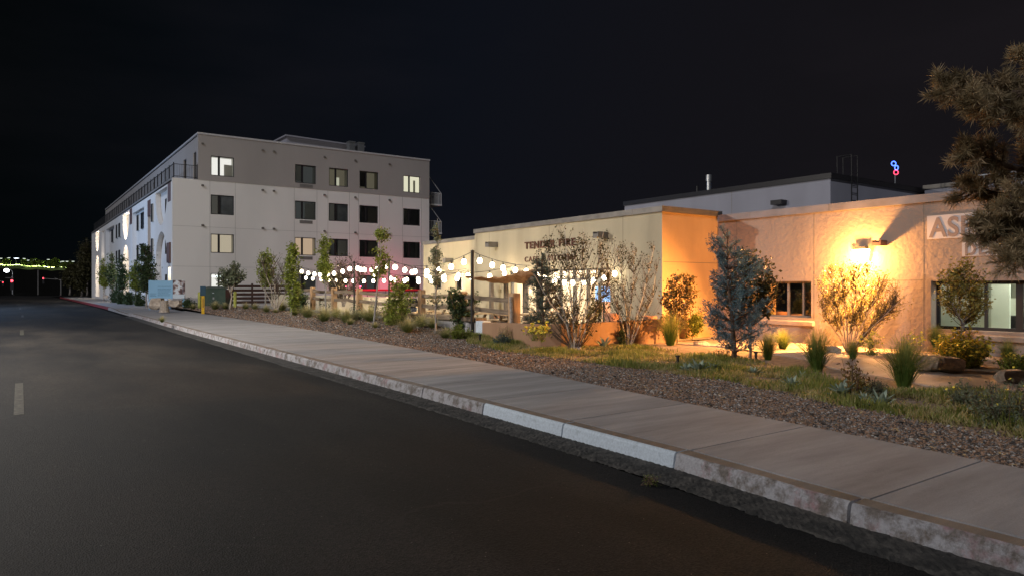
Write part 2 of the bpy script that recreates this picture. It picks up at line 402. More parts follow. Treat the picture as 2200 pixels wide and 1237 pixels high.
M = {}
M['asphalt'] = asphalt()
M['sidewalk'] = concrete('sidewalk_concrete', (.205, .195, .195), (.365, .35, .352))
M['path'] = concrete('path_concrete', (.33, .26, .22), (.46, .38, .33))
M['gutter'] = kerbmat('gutter_aggregate', (.022, .021, .020), (.085, .078, .07), .40, .56)
M['kerb_worn'] = kerbmat('worn_red_and_white_kerb_paint', (.38, .37, .385), (.19, .16, .14), .40, .54, (.24, .07, .075))
M['kerb_new'] = kerbmat('pale_blue_white_kerb_paint', (.56, .63, .70), (.40, .45, .48), .25, .45)
M['kerb_red'] = kerbmat('red_kerb_paint', (.20, .02, .025), (.14, .05, .05), .25, .4)
M['dirt'] = mat('decomposed_granite', (.24, .165, .12), .95, (.38, .28, .20), 9, .6, 90)
M['gravelbase'] = mat('gravel_bed', (.05, .04, .035), .95, (.17, .13, .11), 40, .8, 60)
M['stone_a'] = mat('gravel_brown', (.20, .115, .07), .85, (.38, .24, .16), 30)
M['stone_b'] = mat('gravel_grey', (.15, .13, .12), .85, (.32, .285, .26), 30)
M['stone_c'] = mat('gravel_dark', (.05, .042, .038), .85, (.12, .095, .08), 30)
M['stone_d'] = mat('gravel_pale', (.40, .37, .33), .8, (.55, .52, .48), 30)
M['line'] = mat('worn_road_paint', (.030, .028, .021), .8, (.085, .078, .055), 14, .2, 90)
M['paver'] = concrete('patio_concrete', (.30, .26, .21), (.42, .37, .30))
M['dark_ground'] = mat('dark_ground', (.006, .006, .005), .95, (.010, .0095, .008), 1, spec=.05)
M['cream'] = stucco('cream_stucco', (.50, .43, .30), (.41, .35, .245), .5, .45)
M['tan'] = stucco('tan_stucco', (.37, .295, .245), (.305, .24, .20), .45, .42, 9.0)
M['ochre'] = stucco('orange_lit_cream_stucco', (.64, .40, .20), (.54, .335, .165), .5, .5)  # cream stucco with the wall lamp's orange put into its colour
M['backwall'] = stucco('grey_stucco', (.33, .325, .37), (.28, .275, .31), .3, .2)
M['white'] = stucco('white_stucco', (.78, .755, .73), (.70, .675, .65), .12, .12, .7)
M['grey'] = stucco('taupe_stucco', (.38, .35, .335), (.335, .31, .295), .12, .12, .7)
M['cap'] = mat('parapet_cap_metal', (.16, .145, .13), .5, (.22, .20, .18), 3, 0, metal=.3)
M['capl'] = mat('pale_parapet_cap_metal', (.50, .49, .50), .5)
M['capm'] = mat('brown_grey_parapet_cap', (.20, .175, .17), .5, (.26, .24, .25), 2)
M['bronze'] = mat('dark_bronze_frame', (.022, .020, .022), .45, spec=.4)
M['blackm'] = mat('black_metal', (.018, .017, .017), .5, spec=.4)
M['steel'] = mat('galvanised_steel', (.40, .41, .42), .4, (.28, .29, .30), 14, metal=.7)
M['rail'] = mat('pale_rail_metal', (.55, .55, .56), .5)
M['brownpanel'] = mat('brown_panel', (.13, .075, .065), .6, (.16, .09, .08), 3)
M['glass'] = glass('window_glass', (.55, .58, .6), .10)
M['glassdark'] = glass('dark_window_glass', (.75, .78, .80), .14)
M['glassclear'] = glass('clear_shop_glass', (.9, .92, .92), .04)
M['roomgrey'] = mat('room_wall', (.55, .55, .51), .9)
M['roomdark'] = mat('dark_room', (.42, .44, .46), .9, (.26, .27, .29), 1.3)
M['lit_white'] = emis('lit_room_white', (1.0, .97, .90), 1.0)
M['lit_cream'] = emis('lit_blind_cream', (.80, .68, .50), .62)
M['lit_peach'] = emis('lit_blind_peach', (.86, .62, .42), .62)
M['lit_yel'] = emis('lit_room_yellow', (1.0, .95, .70), .85)
M['lit_dim'] = emis('dim_lit_room', (.42, .36, .24), .42)
M['lit_dimgrey'] = emis('dim_grey_room', (.30, .31, .29), .25)
M['lit_strip'] = emis('ceiling_tube', (.85, 1, .95), 3.0)
M['wood'] = mat('weathered_rail_wood', (.13, .095, .065), .85, (.24, .18, .125), 3, .5, 40, stretch=(6, .6, 6))
M['woodpost'] = mat('timber_post', (.36, .22, .12), .8, (.50, .32, .18), 4, .3, 40, stretch=(6, 6, .6))
M['woodtop'] = mat('table_wood', (.42, .30, .18), .7, (.54, .40, .26), 3, .2, 40, stretch=(1, 8, 8))
M['brownslat'] = mat('brown_slat', (.055, .030, .024), .7, (.08, .045, .035), 5)
M['sail'] = mat('brown_shade_cloth', (.34, .19, .10), .9, (.46, .28, .16), 12, .5, 60)
M['terracotta'] = mat('terracotta', (.42, .20, .12), .85, (.52, .27, .17), 8, .2)
M['rock'] = mat('sandstone', (.28, .225, .18), .92, (.55, .47, .39), 3, .9, 12, col3=(.42, .35, .29), bdist=.06)
M['bark'] = mat('pale_bark', (.26, .21, .17), .9, (.40, .35, .30), 14, .5, 40)
M['barkd'] = mat('dark_bark', (.10, .065, .045), .95, (.18, .12, .085), 14, .8, 30)
M['barkw'] = mat('whitish_bark', (.42, .38, .33), .85, (.62, .58, .52), 20, .4, 40)
M['barkg'] = mat('grey_bark', (.20, .18, .16), .9, (.32, .30, .28), 20, .5, 40)
M['barkt'] = mat('twig_bark', (.07, .05, .035), .9, (.14, .10, .07), 20)
M['bulb'] = emis('warm_bulb', (1.0, .86, .62), 16.0)
M['sodium'] = emis('sodium_lens', (1.0, .55, .12), 60.0)
M['letter'] = mat('rusted_letters', (.10, .045, .03), .7, (.16, .07, .045), 12)
M['panelp'] = mat('pale_sign_paint', (.60, .555, .56), .8, (.54, .50, .50), 5)
M['letterp'] = mat('taupe_sign_letters', (.29, .225, .20), .8)
M['yellow'] = mat('safety_yellow_paint', (.55, .33, .02), .5, (.62, .38, .03), 10)
M['lime'] = mat('faded_yellow_green_paint', (.30, .32, .06), .5, (.38, .38, .09), 6)
M['boxgreen'] = mat('transformer_green', (.030, .055, .040), .5, (.045, .07, .05), 3)
M['signblue'] = mat('pale_blue_sign', (.26, .47, .66), .6)
M['signtext'] = mat('sign_print', (.07, .16, .28), .7)
M['signpic'] = mat('printed_picture', (.10, .06, .06), .7, (.62, .66, .70), 4, stops=(.42, .58), col3=(.35, .26, .24))
M['signwhite'] = mat('sign_pale_print', (.55, .62, .68), .7)
M['skin'] = mat('skin', (.48, .29, .20), .6)
M['shirt'] = mat('black_shirt', (.015, .015, .017), .85)
M['jeans'] = mat('dark_trousers', (.03, .035, .05), .85)
M['hair'] = mat('dark_hair', (.02, .014, .01), .6)
M['flower'] = mat('yellow_petals', (.85, .62, .04), .7, (.95, .75, .12), 30)
L = {}
L['shrub'] = leafmat('olive_leaves', (.045, .042, .018), (.08, .072, .028), (.14, .115, .045), trans=.2)
L['green'] = leafmat('green_leaves', (.10, .135, .02), (.21, .25, .04), (.34, .37, .08), trans=.35)
L['deep'] = leafmat('deep_green_leaves', (.030, .055, .025), (.055, .085, .035), (.09, .13, .05))
L['red'] = leafmat('russet_leaves', (.16, .075, .03), (.22, .14, .04), (.24, .20, .06))
L['gold'] = leafmat('golden_green_leaves', (.17, .15, .035), (.26, .22, .05), (.34, .29, .08))
L['yellow'] = leafmat('lamplit_yellow_leaves', (.16, .13, .035), (.25, .20, .06), (.36, .29, .10), trans=.4)  # gold of the wall lamp is put into this leaf colour
L['blue'] = leafmat('blue_juniper_needles', (.07, .13, .15), (.12, .20, .23), (.20, .30, .34), 9, .1)
L['teal'] = leafmat('teal_juniper_needles', (.035, .06, .05), (.06, .10, .085), (.10, .15, .12), 9, .1)
L['pine'] = leafmat('warm_lit_pine_needles', (.15, .11, .055), (.27, .205, .11), (.42, .31, .18), 5, .15)  # needles coloured brown to carry warm light from below
L['agave'] = leafmat('agave_leaf', (.20, .26, .20), (.28, .34, .26), (.36, .42, .32), 8, .05)
L['sage'] = leafmat('sage_leaves', (.10, .12, .075), (.16, .18, .11), (.22, .24, .14))
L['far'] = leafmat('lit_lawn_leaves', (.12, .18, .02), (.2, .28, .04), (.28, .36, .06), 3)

# ------------------------------------------------------------------ things built in world coordinates, moved to their base at the end
ROOTS = []
def thing(name, label, cat, base, group=None):
    o = bpy.data.objects.new(name, None); C.objects.link(o); o.empty_display_size = .1
    tag(o, label, cat, group); ROOTS.append((o, Vector(base))); return o
def finish():
    for o, b in ROOTS:
        o.location = b
        for c in o.children: c.location = c.location - b

# ------------------------------------------------------------------ ground, road, kerb, pavement
def pl(pts):
    xs = [p[0] for p in pts]; ys = [p[1] for p in pts]
    return lambda t: float(np.interp(t, xs, ys))
kx = pl([(-6, 4.5), (2.5, 4.64), (4.3, 4.80), (7.5, 4.88), (27.7, 5.18), (45, 5.6), (65, 6.05), (140, 6.5)])
ex = pl([(-6, 6.2), (2.24, 6.57), (3.66, 6.76), (5.75, 6.88), (10.5, 7.4), (22.8, 8.4), (48, 9.0), (58, 9.4), (140, 9.9)])
gx = pl([(-6, 8.1), (2.76, 8.1), (3.44, 8.05), (4.04, 8.4), (5.3, 8.64), (6.24, 8.9), (6.94, 9.3), (8.15, 9.2), (10.8, 9.35), (13, 9.35), (15.7, 9.9), (17.1, 10.7), (19, 11.75), (60, 11.75)])
hx = pl([(-6, 11.4), (2, 11.2), (3.7, 11), (5.1, 10.5), (6, 10.4), (7.1, 11.2), (8.8, 12.1), (11.8, 12.4), (12.9, 12.2), (13.2, 10.45), (18.2, 11.6), (20, 11.7)])

b = MB(); b.add([(-900, -300, -.06), (900, -300, -.06), (900, 1500, -.06), (-900, 1500, -.06)], [(0, 1, 2, 3)])
tag(b.build('ground', M['dark_ground']), kind='structure')
b = MB()
ys = list(np.linspace(-12, 160, 60))
V = []; F = []
for y in ys: V += [(-6.5, y, 0), (kx(y) - .40, y, 0)]
for i in range(len(ys) - 1): F.append((2*i, 2*i+1, 2*i+3, 2*i+2))
b.add(V, F); tag(b.build('road', M['asphalt']), kind='structure')
b = MB()
b.add([(-120, 160, -.004), (120, 160, -.004), (120, 176, -.004), (-120, 176, -.004)], [(0, 1, 2, 3)])
tag(b.build('cross_road', M['asphalt']), kind='structure')
b = MB()
for y0, y1 in ((-6.5, -3), (10.9, 14.5), (29.3, 32.8), (47.3, 50.8), (65.5, 69), (83.5, 87), (101.5, 105)):
    x = .07 + (.012 * (y0 - 10) if y0 < 50 else .5)
    b.add([(x - .055, y0, .004), (x + .055, y0, .004), (x + .085, y1, .004), (x - .025, y1, .004)], [(0, 1, 2, 3)])
tag(b.build('centre_line', M['line']), kind='structure')

# kerb in cast blocks
b = MB()
prof = [(-.035, -.03), (-.03, .02), (-.012, .12), (.0, .142), (.02, .15), (.155, .152), (.165, -.03)]
y = -4.6; edges = []
while y < 132:
    L_ = 1.66 if y < 40 else 5.0
    edges.append((y, y + L_)); y += L_
edges = [(a, c) for a, c in edges]
# align joints with the photo's (2.59, 4.27, 5.9, 7.5)
edges = []
y = 2.59 - 1.66 * 5
J = [y + 1.66 * i for i in range(6)] + [4.27, 5.88, 7.50]
while J[-1] < 40: J.append(J[-1] + 1.66)
while J[-1] < 132: J.append(J[-1] + 5)
for j0, j1 in zip(J[:-1], J[1:]):
    new = 4.2 < j0 < 7.4
    b.m = 1 if new else (2 if j0 > 56 else (3 if 44 < j0 < 56 else 0))
    n = 5 if j1 < 20 else 2
    g0 = .012
    pts = np.linspace(j0 + g0, j1 - g0, n + 1); V = []; F = []; k = len(prof)
    for i, yy in enumerate(pts):
        for (dx, z) in prof:
            jx = 0 if new else random.uniform(-.006, .006) * (1 if z > .1 else .3)
            V.append((kx(yy) + dx + (.004 if new else 0) + jx, yy, z - (.035 * sm((yy-45)/3) * sm((57-yy)/3) if z > .05 else 0) * 2.6 + (random.uniform(-.004, .003) if z > .1 and not new else 0)))
    for i in range(n):
        for q in range(k - 1): F.append((i*k+q, (i+1)*k+q, (i+1)*k+q+1, i*k+q+1))
    F.append(tuple(range(k))); F.append(tuple(n*k + q for q in range(k))[::-1])
    i0 = len(b.mi); b.add(V, F)
    if b.m != 2:
        for i in range(n):
            for q in (4, 5): b.mi[i0 + i*(k-1) + q] = 4
o = b.build('kerb', [M['kerb_worn'], M['kerb_new'], M['kerb_red'], M['sidewalk'], concrete('kerb_top_concrete', (.13, .105, .085), (.26, .215, .18), bump=.8)])
tag(o, kind='structure')
# rough gutter
V = []; F = []; nx = 15; ys = np.concatenate([np.arange(-3, 14, .03), np.arange(14, 45, .3)])
for y in ys:
    for i in range(nx):
        t = i / (nx - 1); x = kx(y) - .42 + t * .40 + (random.uniform(-.02, .02) if i == 0 else 0)
        V.append((x, y, .004 + (.007 if 0 < i else -.002) + (random.uniform(-.0035, .0055) if i and y < 14 else 0)))
for j in range(len(ys) - 1):
    for i in range(nx - 1): a = j*nx+i; F.append((a, a+1, a+nx+1, a+nx))
b = MB(); b.add(V, F); o = b.build('gutter', M['gutter'], smooth=False); tag(o, kind='structure')
# pavement slabs
b = MB()
SJ = [2.55 - 1.7 * i for i in range(5, 0, -1)] + [2.55, 4.25, 5.97]
while SJ[-1] < 47.0: SJ.append(SJ[-1] + 1.7)
while SJ[-1] < 130: SJ.append(SJ[-1] + 4)
for a, c in zip(SJ[:-1], SJ[1:]):
    g0 = .009; xa, xc = kx(a) + .192, kx(c) + .192
    z = .150 - (.05 if 47 < a < 55 else 0)
    b.add([(xa, a+g0, z), (ex(a), a+g0, z+.012), (ex(c), c-g0, z+.012), (xc, c-g0, z), (xa, a+g0, z-.1), (ex(a), a+g0, z-.1), (ex(c), c-g0, z-.1), (xc, c-g0, z-.1)],
          [(0,1,2,3), (0,4,5,1), (3,2,6,7), (0,3,7,4), (1,5,6,2)])
tag(b.build('pavement', M['sidewalk']), kind='structure')
b = MB(); b.box((3.9, -5, -.02), (6.0, 132, .095)); 
def grid(b, x0f, x1f, y0, y1, nx, ny, zf):
    V = []; F = []
    for j in range(ny + 1):
        y = y0 + (y1 - y0) * j / ny; xa, xb = x0f(y), x1f(y)
        for i in range(nx + 1): x = xa + (xb - xa) * i / nx; V.append((x, y, zf(x, y)))
    for j in range(ny):
        for i in range(nx): a = j*(nx+1)+i; F.append((a, a+1, a+nx+2, a+nx+1))
    b.add(V, F)
b = MB()
def zj(x, y): return terr(x, y) + .012 * math.sin(x * 5.1 + y * 2.3) * math.sin(y * 3.7 - x)
grid(b, lambda y: ex(y) + .0, lambda y: 17.5, -6, 13.3, 60, 90, lambda x, y: zj(x, y) - .006)
grid(b, lambda y: ex(y) + .0, lambda y: 11.9, 13.3, 60, 24, 120, lambda x, y: zj(x, y) - .006)
tag(b.build('garden_soil', M['dirt'], smooth=True), kind='structure')
b = MB(); grid(b, lambda y: 11.9, lambda y: 17.6, 13.3, 30, 2, 2, lambda x, y: .15); grid(b, lambda y: 11.9, lambda y: 40, 30, 59, 2, 2, lambda x, y: .15)
tag(b.build('patio_floor', M['paver']), kind='structure')
b = MB()
pa = [(1440, 733), (1560, 738), (1700, 751), (1800, 758), (1900, 773), (2010, 797), (2200, 826), (2420, 860)]
pb = [(1440, 737), (1560, 744), (1700, 765), (1790, 789), (1880, 806), (1990, 826), (2200, 868), (2420, 915)]
V = [G0(x, y, .15) for x, y in pa] + [G0(x, y, .15) for x, y in pb]; k = len(pa)
V += [v - Vector((0, 0, .06)) for v in V]
F = [(i, i+k, i+k+1, i+1) for i in range(k - 1)] + [(k+i, 3*k+i, 3*k+i+1, k+i+1) for i in range(k-1)]
b.add(V, F); tag(b.build('garden_path', M['path']), kind='structure')
pathpoly = [(v.x, v.y) for v in V[:k]] + [(v.x, v.y) for v in V[k:2*k]][::-1]
def inpoly(x, y, poly):
    c = False; n = len(poly); j = n - 1
    for i in range(n):
        xi, yi = poly[i]; xj, yj = poly[j]
        if (yi > y) != (yj > y) and x < (xj-xi)*(y-yi)/(yj-yi)+xi: c = not c
        j = i
    return c

# gravel: bed sheet and loose stones
def rocks(n, yr, smin, smax):
    out_ = []
    tries = 0
    Y = RNG.uniform(yr[0], yr[1], n * 2)
    for y in Y:
        a, c = ex(y) - .02, gx(y) + RNG.normal(0, .07)
        w = c - a
        if RNG.uniform(0, 4.0) > w: continue
        x = a + RNG.uniform() * w
        out_.append((x, y, terr(x, y), RNG.uniform(smin, smax)))
    return out_
S = rocks(42000, (1.2, 6.0), .008, .024) + rocks(24000, (6.0, 11), .010, .027) + rocks(9500, (11, 20), .017, .034) + rocks(7000, (20, 47), .024, .046)
S += [(ex(y_) + RNG.uniform(.03, 1.2), y_, terr(7, y_), RNG.uniform(.03, .055)) for y_ in RNG.uniform(1.8, 14, 110)]
S = np.array(S); n = len(S)
oct_v = np.array([(1,0,0),(0,1,0),(-1,0,0),(0,-1,0),(0,0,1),(0,0,-1)], float)
oct_f = np.array([(0,1,4),(1,2,4),(2,3,4),(3,0,4),(1,0,5),(2,1,5),(3,2,5),(0,3,5)])
S[:, 3] *= .85
V = oct_v[None] * S[:, 3][:, None, None] * RNG.uniform(.6, 1.25, (n, 1, 3)) * RNG.uniform(.75, 1.25, (n, 6, 1))
V[:, :, 2] *= .62
an = RNG.uniform(0, 2*np.pi, n); ca, sa = np.cos(an)[:, None], np.sin(an)[:, None]
tl = RNG.normal(0, .45, n); ct, st = np.cos(tl)[:, None], np.sin(tl)[:, None]
x, y, z = V[..., 0], V[..., 1], V[..., 2]
y, z = y*ct - z*st, y*st + z*ct
x, y = x*ca - y*sa, x*sa + y*ca
V = np.stack([x, y, z], -1) + S[:, None, :3]; V[..., 2] += (S[:, 3] * RNG.uniform(.1, .75, n))[:, None]
tri = V[:, oct_f].reshape(-1, 3, 3)
mi = np.repeat(RNG.choice(4, n, p=[.44, .22, .28, .06]), 8)
st_ = quads('gravel', tri, [M['stone_a'], M['stone_b'], M['stone_c'], M['stone_d']], mi=mi, k=3)
tag(st_, 'brown and grey gravel spread beside the pavement', 'gravel', kind='stuff')
b = MB(); grid(b, lambda y: ex(y) - .01, lambda y: gx(y), -6, 47, 12, 150, lambda x, y: terr(x, y) + .008)
tag(b.build('gravel_bed', M['gravelbase'], smooth=True), kind='structure')

# dry leaves and straw blown over the gravel and along the pavement edge
Lc = []
for y in RNG.uniform(1.5, 12, 420):
    x = ex(y) + RNG.uniform(-.15 if RNG.uniform() < .15 else .02, 2.0); t = RNG.uniform(0, 6.28); l_, w_ = RNG.uniform(.02, .055), RNG.uniform(.004, .014)
    z = (terr(x, y) + .03) if x > ex(y) else .168
    d = np.array([math.cos(t), math.sin(t), RNG.uniform(-.2, .4)]); e_ = np.array([-math.sin(t), math.cos(t), RNG.uniform(-.3, .3)]); c = np.array([x, y, z])
    Lc.append([c - d*l_, c + e_*w_, c + d*l_, c - e_*w_])
tag(quads('leaf_litter', np.array(Lc), mat('dry_leaf', (.36, .22, .09), .8, (.55, .40, .22), 40)), 'dry leaves and straw scattered over the gravel', 'leaf litter', kind='stuff')

# low grass and ground cover
nb = 90000; V = []; mi = []
Yb = RNG.uniform(1.5, 19.5, nb)
for y in Yb:
    a, c = gx(y) - .12, hx(y)
    if RNG.uniform(0, 3.4) > c - a: continue
    x = a + RNG.uniform() * (c - a) + RNG.normal(0, .06)
    nse = math.sin(x * 3.1 + y * 1.7) + math.sin(y * 2.9 - x * 2.2) + .6 * math.sin(7 * x + 5.3 * y)
    if nse < -.9 and RNG.uniform() < .8: continue
    h = max(.025, (.075 + .026 * nse) * RNG.uniform(.5, 1.5)); w = RNG.uniform(.006, .013); t = RNG.uniform(0, 6.28)
    dx, dy = math.cos(t) * w, math.sin(t) * w; lx, ly = RNG.normal(0, .03, 2); z = terr(x, y)
    V.append(((x-dx, y-dy, z), (x+dx, y+dy, z), (x+dx*.6+lx*.5, y+dy*.6+ly*.5, z+h*.65), (x+lx, y+ly, z+h))); mi.append(0 if nse > RNG.normal(0, .9) else 1)
gl = [leafmat('turf_green', (.14, .165, .035), (.22, .24, .055), (.30, .31, .09), 5, .35), leafmat('turf_straw', (.30, .24, .09), (.40, .32, .14), (.48, .40, .20), 5, .35)]
o = quads('grass', V, gl, mi=mi); tag(o, 'short patchy green and straw grass behind the gravel', 'grass', kind='stuff')

# ------------------------------------------------------------------ windows
def UM(org, u, v, n): return Matrix(((u[0], v[0], n[0], org[0]), (u[1], v[1], n[1], org[1]), (u[2], v[2], n[2], org[2]), (0, 0, 0, 1)))
def win(par, org, u, v, n, w, h, mull=(), trans=(), gm=None, back=None, fr=.06, rec=.08, depth=.7, fm=None, side=None, blind=None):
    fm = fm or M['bronze']; gm = gm or M['glass']; T = UM(org, u, v, n)
    b = MB(); d0, d1 = -rec - .06, -rec
    b.box((0, 0, d0), (w, fr, d1), T); b.box((0, h - fr, d0), (w, h, d1), T)
    b.box((0, fr, d0), (fr, h - fr, d1), T); b.box((w - fr, fr, d0), (w, h - fr, d1), T)
    for m_, mw in mull: b.box((m_ - mw/2, fr, d0), (m_ + mw/2, h - fr, d1 - .003), T)
    for t_, th in trans: b.box((fr, t_ - th/2, d0 + .004), (w - fr, t_ + th/2, d1 - .006), T)
    f = b.build('window', fm, par)
    b = MB(); b.add([T @ Vector(p) for p in ((fr*.5, fr*.5, -rec-.032), (w-fr*.5, fr*.5, -rec-.032), (w-fr*.5, h-fr*.5, -rec-.032), (fr*.5, h-fr*.5, -rec-.032))], [(0,1,2,3)])
    b.build('pane', gm, f)
    b = MB(); e0 = -rec - .061
    q = [T @ Vector(p) for p in ((0,0,e0),(w,0,e0),(w,h,e0),(0,h,e0),(0,0,-depth),(w,0,-depth),(w,h,-depth),(0,h,-depth))]
    b.add(q, [(0,4,5,1),(1,5,6,2),(2,6,7,3),(3,7,4,0)]); b.m = 1; b.add(q, [(4,7,6,5)])
    b.build('room', [side or M['roomgrey'], back or M['roomgrey']], f)
    if blind:
        b = MB(); x0, x1, z0, z1, bm = blind
        b.box((x0*w, z0*h, -rec-.12), (x1*w, z1*h, -rec-.10), T); b.build('blind', bm, f)
    return f

# ------------------------------------------------------------------ four-storey building
A = thing('apartment_building', 'four storey white building with grey top floor and black railed terrace', 'building', (11.86, 59, 0))
XA, YA, XR, XL, YE = 11.86, 59.0, 32.2, 10.04, 125.0
cols = [(12.8, 14.55), (19.45, 21.25), (22.4, 24.15), (25.2, 27.0), (29.5, 31.25)]
rows = [(1.25, 2.75), (4.35, 5.85), (7.38, 8.92), (10.42, 11.97)]
Un, Vn, Nn = (1, 0, 0), (0, 0, 1), (0, -1, 0)
hl = [rect(a - XL, c - XL, z0, z1) for a, c in cols for z0, z1 in rows[:3]]
extr('end_wall', rect(0, XR - XL, 0, 10.0), hl, (XL, YA, 0), Un, Vn, Nn, .3, M['white'], A)
hg = [rect(a - XA, c - XA, rows[3][0] - 10, rows[3][1] - 10) for a, c in cols]
extr('top_end_wall', rect(0, XR - XA, .0, 3.55), hg, (XA, YA - .04, 10.0), Un, Vn, Nn, .3, M['grey'], A)
b = MB(); b.box((XA - .05, YA - .10, 13.55), (XR + .05, YA + .2, 13.68)); b.box((XA - .05, YA + .2, 13.55), (XA + .25, YE, 13.68)); b.box((XR - .2, YA + .2, 13.55), (XR + .05, YE, 13.68))
b.build('parapet_cap', M['capl'], A)
lit = {(0,3): ('glassclear','lit_white'), (4,3): ('glassclear','lit_yel'), (0,1): ('glassclear','lit_cream'), (1,1): ('glassclear','lit_peach'), (0,0): ('glassclear','lit_white'),
       (1,3): ('glass','lit_dimgrey'), (2,3): ('glass','lit_dim'), (3,3): ('glass','lit_dim'), (1,2): ('glass','lit_dimgrey'), (3,0): ('glass','lit_dimgrey')}
for i, (a, c) in enumerate(cols):
    for j, (z0, z1) in enumerate(rows):
        g_, bk = lit.get((i, j), ('glassdark', 'roomdark')); yy = YA - (.04 if j == 3 else 0)
        bl = None
        if (i, j) == (0, 3): bl = (.58, .95, 0, .62, M['roomgrey'])
        elif (i, j) == (4, 3): bl = (.62, .74, 0, .75, M['roomgrey'])
        elif (i, j) == (2, 3): bl = (.42, .56, 0, .5, M['lit_yel'])
        elif (i, j) in ((1, 2), (2, 1), (3, 1), (3, 2)): bl = (.5, .97, .05, .9, M['roomgrey'])
        elif (i, j) in ((4, 1), (4, 0)): bl = (.75, .9, .05, .95, M['white'])
        elif (i, j) in ((1, 3), (3, 3)): bl = (.05, .33, .1, .95, M['roomgrey'])
        if bl is None and bk == 'roomdark': bl = (.04, .33, .05, .96, M['roomgrey'])
        f = win(A, (a, yy, z0), Un, Vn, Nn, c - a, z1 - z0, mull=[((c - a) * .35, .16)], gm=M[g_], back=M[bk], depth=.34 if bk == 'roomdark' else .9,
                side=M['lit_yel'] if bk == 'lit_yel' else M['roomgrey'], blind=bl)
        if (i, j) == (0, 0):
            b = MB(); b.box((a + .2, YA + .5, z1 - .28), (c - .2, YA + .56, z1 - .2)); b.build('ceiling_light', M['lit_strip'], f)
vg = mat('vent_grille', (.16, .15, .145), .6, (.19, .18, .17), 5)
for z in (10.05, 7.0, 3.95): MB().box((19.85, YA - (.07 if z > 9 else .03), z + .03), (20.95, YA - .005 + (.0 if z < 9 else -.04), z + .30)).build('wall_vent', vg, A)
for x in (12.1, 16.7, 17.6, 21.9, 24.7, 28.0):
    for z in (12.75, 9.5, 6.4): MB().box((x, YA - .14, z), (x + .16, YA - .005 - (.04 if z > 10 else 0), z + .14)).build('soffit_light', M['cap'], A)
# control joints (thin proud beads)
b = MB()
for x in (12.72, 14.63, 19.38, 21.33, 22.3, 24.25, 25.1, 27.1, 29.4, 31.35): b.box((x, YA - .012, .2), (x + .02, YA - .003, 9.98))
for z in (6.35, 3.25): b.box((XL, YA - .008, z), (XR, YA - .002, z + .018))
b.build('control_joint', mat('grey_joint_line', (.36, .35, .34), .9), A)  # joints drawn as slightly darker lines
# street face of the lower floors
def pill(y0, y1, zb=None, zt=None, n=14):
    cxx, r = (y0 + y1) / 2, (y1 - y0) / 2
    if zb is not None:   # U: open at the top
        return [(y1, 9.6), (y0, 9.6)] + [(cxx - r * math.cos(math.pi * i / n), zb + r - r * math.sin(math.pi * i / n)) for i in range(n + 1)]
    return [(y0, .4), (y1, .4)] + [(cxx + r * math.cos(math.pi * i / n), zt - r + r * math.sin(math.pi * i / n)) for i in range(n + 1)]
holes = []
P1, P2, P3 = (60.9, 66.4), (83.0, 88.2), (113.5, 119)
for a, c in (P1, P2, P3): holes += [pill(a, c, zb=6.75), pill(a, c, zt=6.2)]
holes += [rect(69.0, 70.6, .4, 9.4), rect(72.8, 80.6, .6, 9.1), rect(96, 105, .6, 9.1), rect(107, 110.5, 3.2, 9.2), rect(59.35, 60.45, .35, 3.2)]
sh = lambda l: [(p[0] - YA, p[1]) for p in l]
wf = extr('street_wall', rect(0, YE - YA, 0, 9.9), [sh(h) for h in holes], (XL, YA + .3, 0), (0, 1, 0), (0, 0, 1), (-1, 0, 0), .38, M['white'], A)
def rec(y0, y1, d, z0=.2, z1=9.8):                   # recessed wall planes behind the cut-outs
    b = MB(); b.box((XL + d, y0 + .3, z0), (XL + d + .15, y1 + .3, z1))
    if d == 1.5:
        for y in (y0, y1): b.box((XL + .381, y + .3, .2), (XL + 1.5, y + .5, 9.8))
    b.build('recessed_wall', M['white'], A)
rec(60.75, 68.9, .39); rec(72.6, 82.0, .39); rec(95, 106.0, .39); rec(106.2, 111.5, .7); rec(58.9, 60.74, 1.2, .2, 9.8)
rec(82.2, 89.2, 1.5); rec(112.5, 120, 1.5)
for a_, c_ in (((XL + .45, 69.1, .2), (XL + .6, 71.0, 9.8)), ((XL - .02, 69.25, 8.0), (XL + .3, 70.95, 9.4)), ((XL - .02, 69.25, 3.9), (XL + .3, 70.95, 5.3)),
               ((XL - .02, 59.65, 8.3), (XL - .003, 60.9, 9.75)), ((XL - .12, 59.6, 3.55), (XL - .003, 60.8, 5.1)), ((XL - .02, 81.0, 8.1), (XL - .003, 82.6, 9.7))):
    MB().box(a_, c_).build('brown_panel', M['brownpanel'], A)
Us, Ns = (0, -1, 0), (-1, 0, 0)
def swin(y0, y1, z0, z1, d, gm='glassdark', bk='roomdark', proud=True):
    win(A, (XL + d - .17, y1 + .3, z0), Us, Vn, Ns, y1 - y0, z1 - z0, mull=[((y1 - y0) * .5, .10)], gm=M[gm], back=M[bk], rec=.03, depth=.16)
for z0, z1 in ((7.3, 8.85), (4.35, 5.85), (1.3, 2.7)):
    swin(61.9, 63.4, z0, z1, .39, bk='roomdark' if z0 > 5 else 'lit_dim', gm='glassdark')
    swin(75.0, 76.8, z0, z1, .39); swin(78.6, 79.6, z0, z1, .39)
    swin(100, 101.6, z0, z1, .39)
    swin(67.4, 67.9, z0, z1, .0); swin(89.6, 90.8, z0, z1, .0); swin(92.2, 93.2, z0, z1, .0)
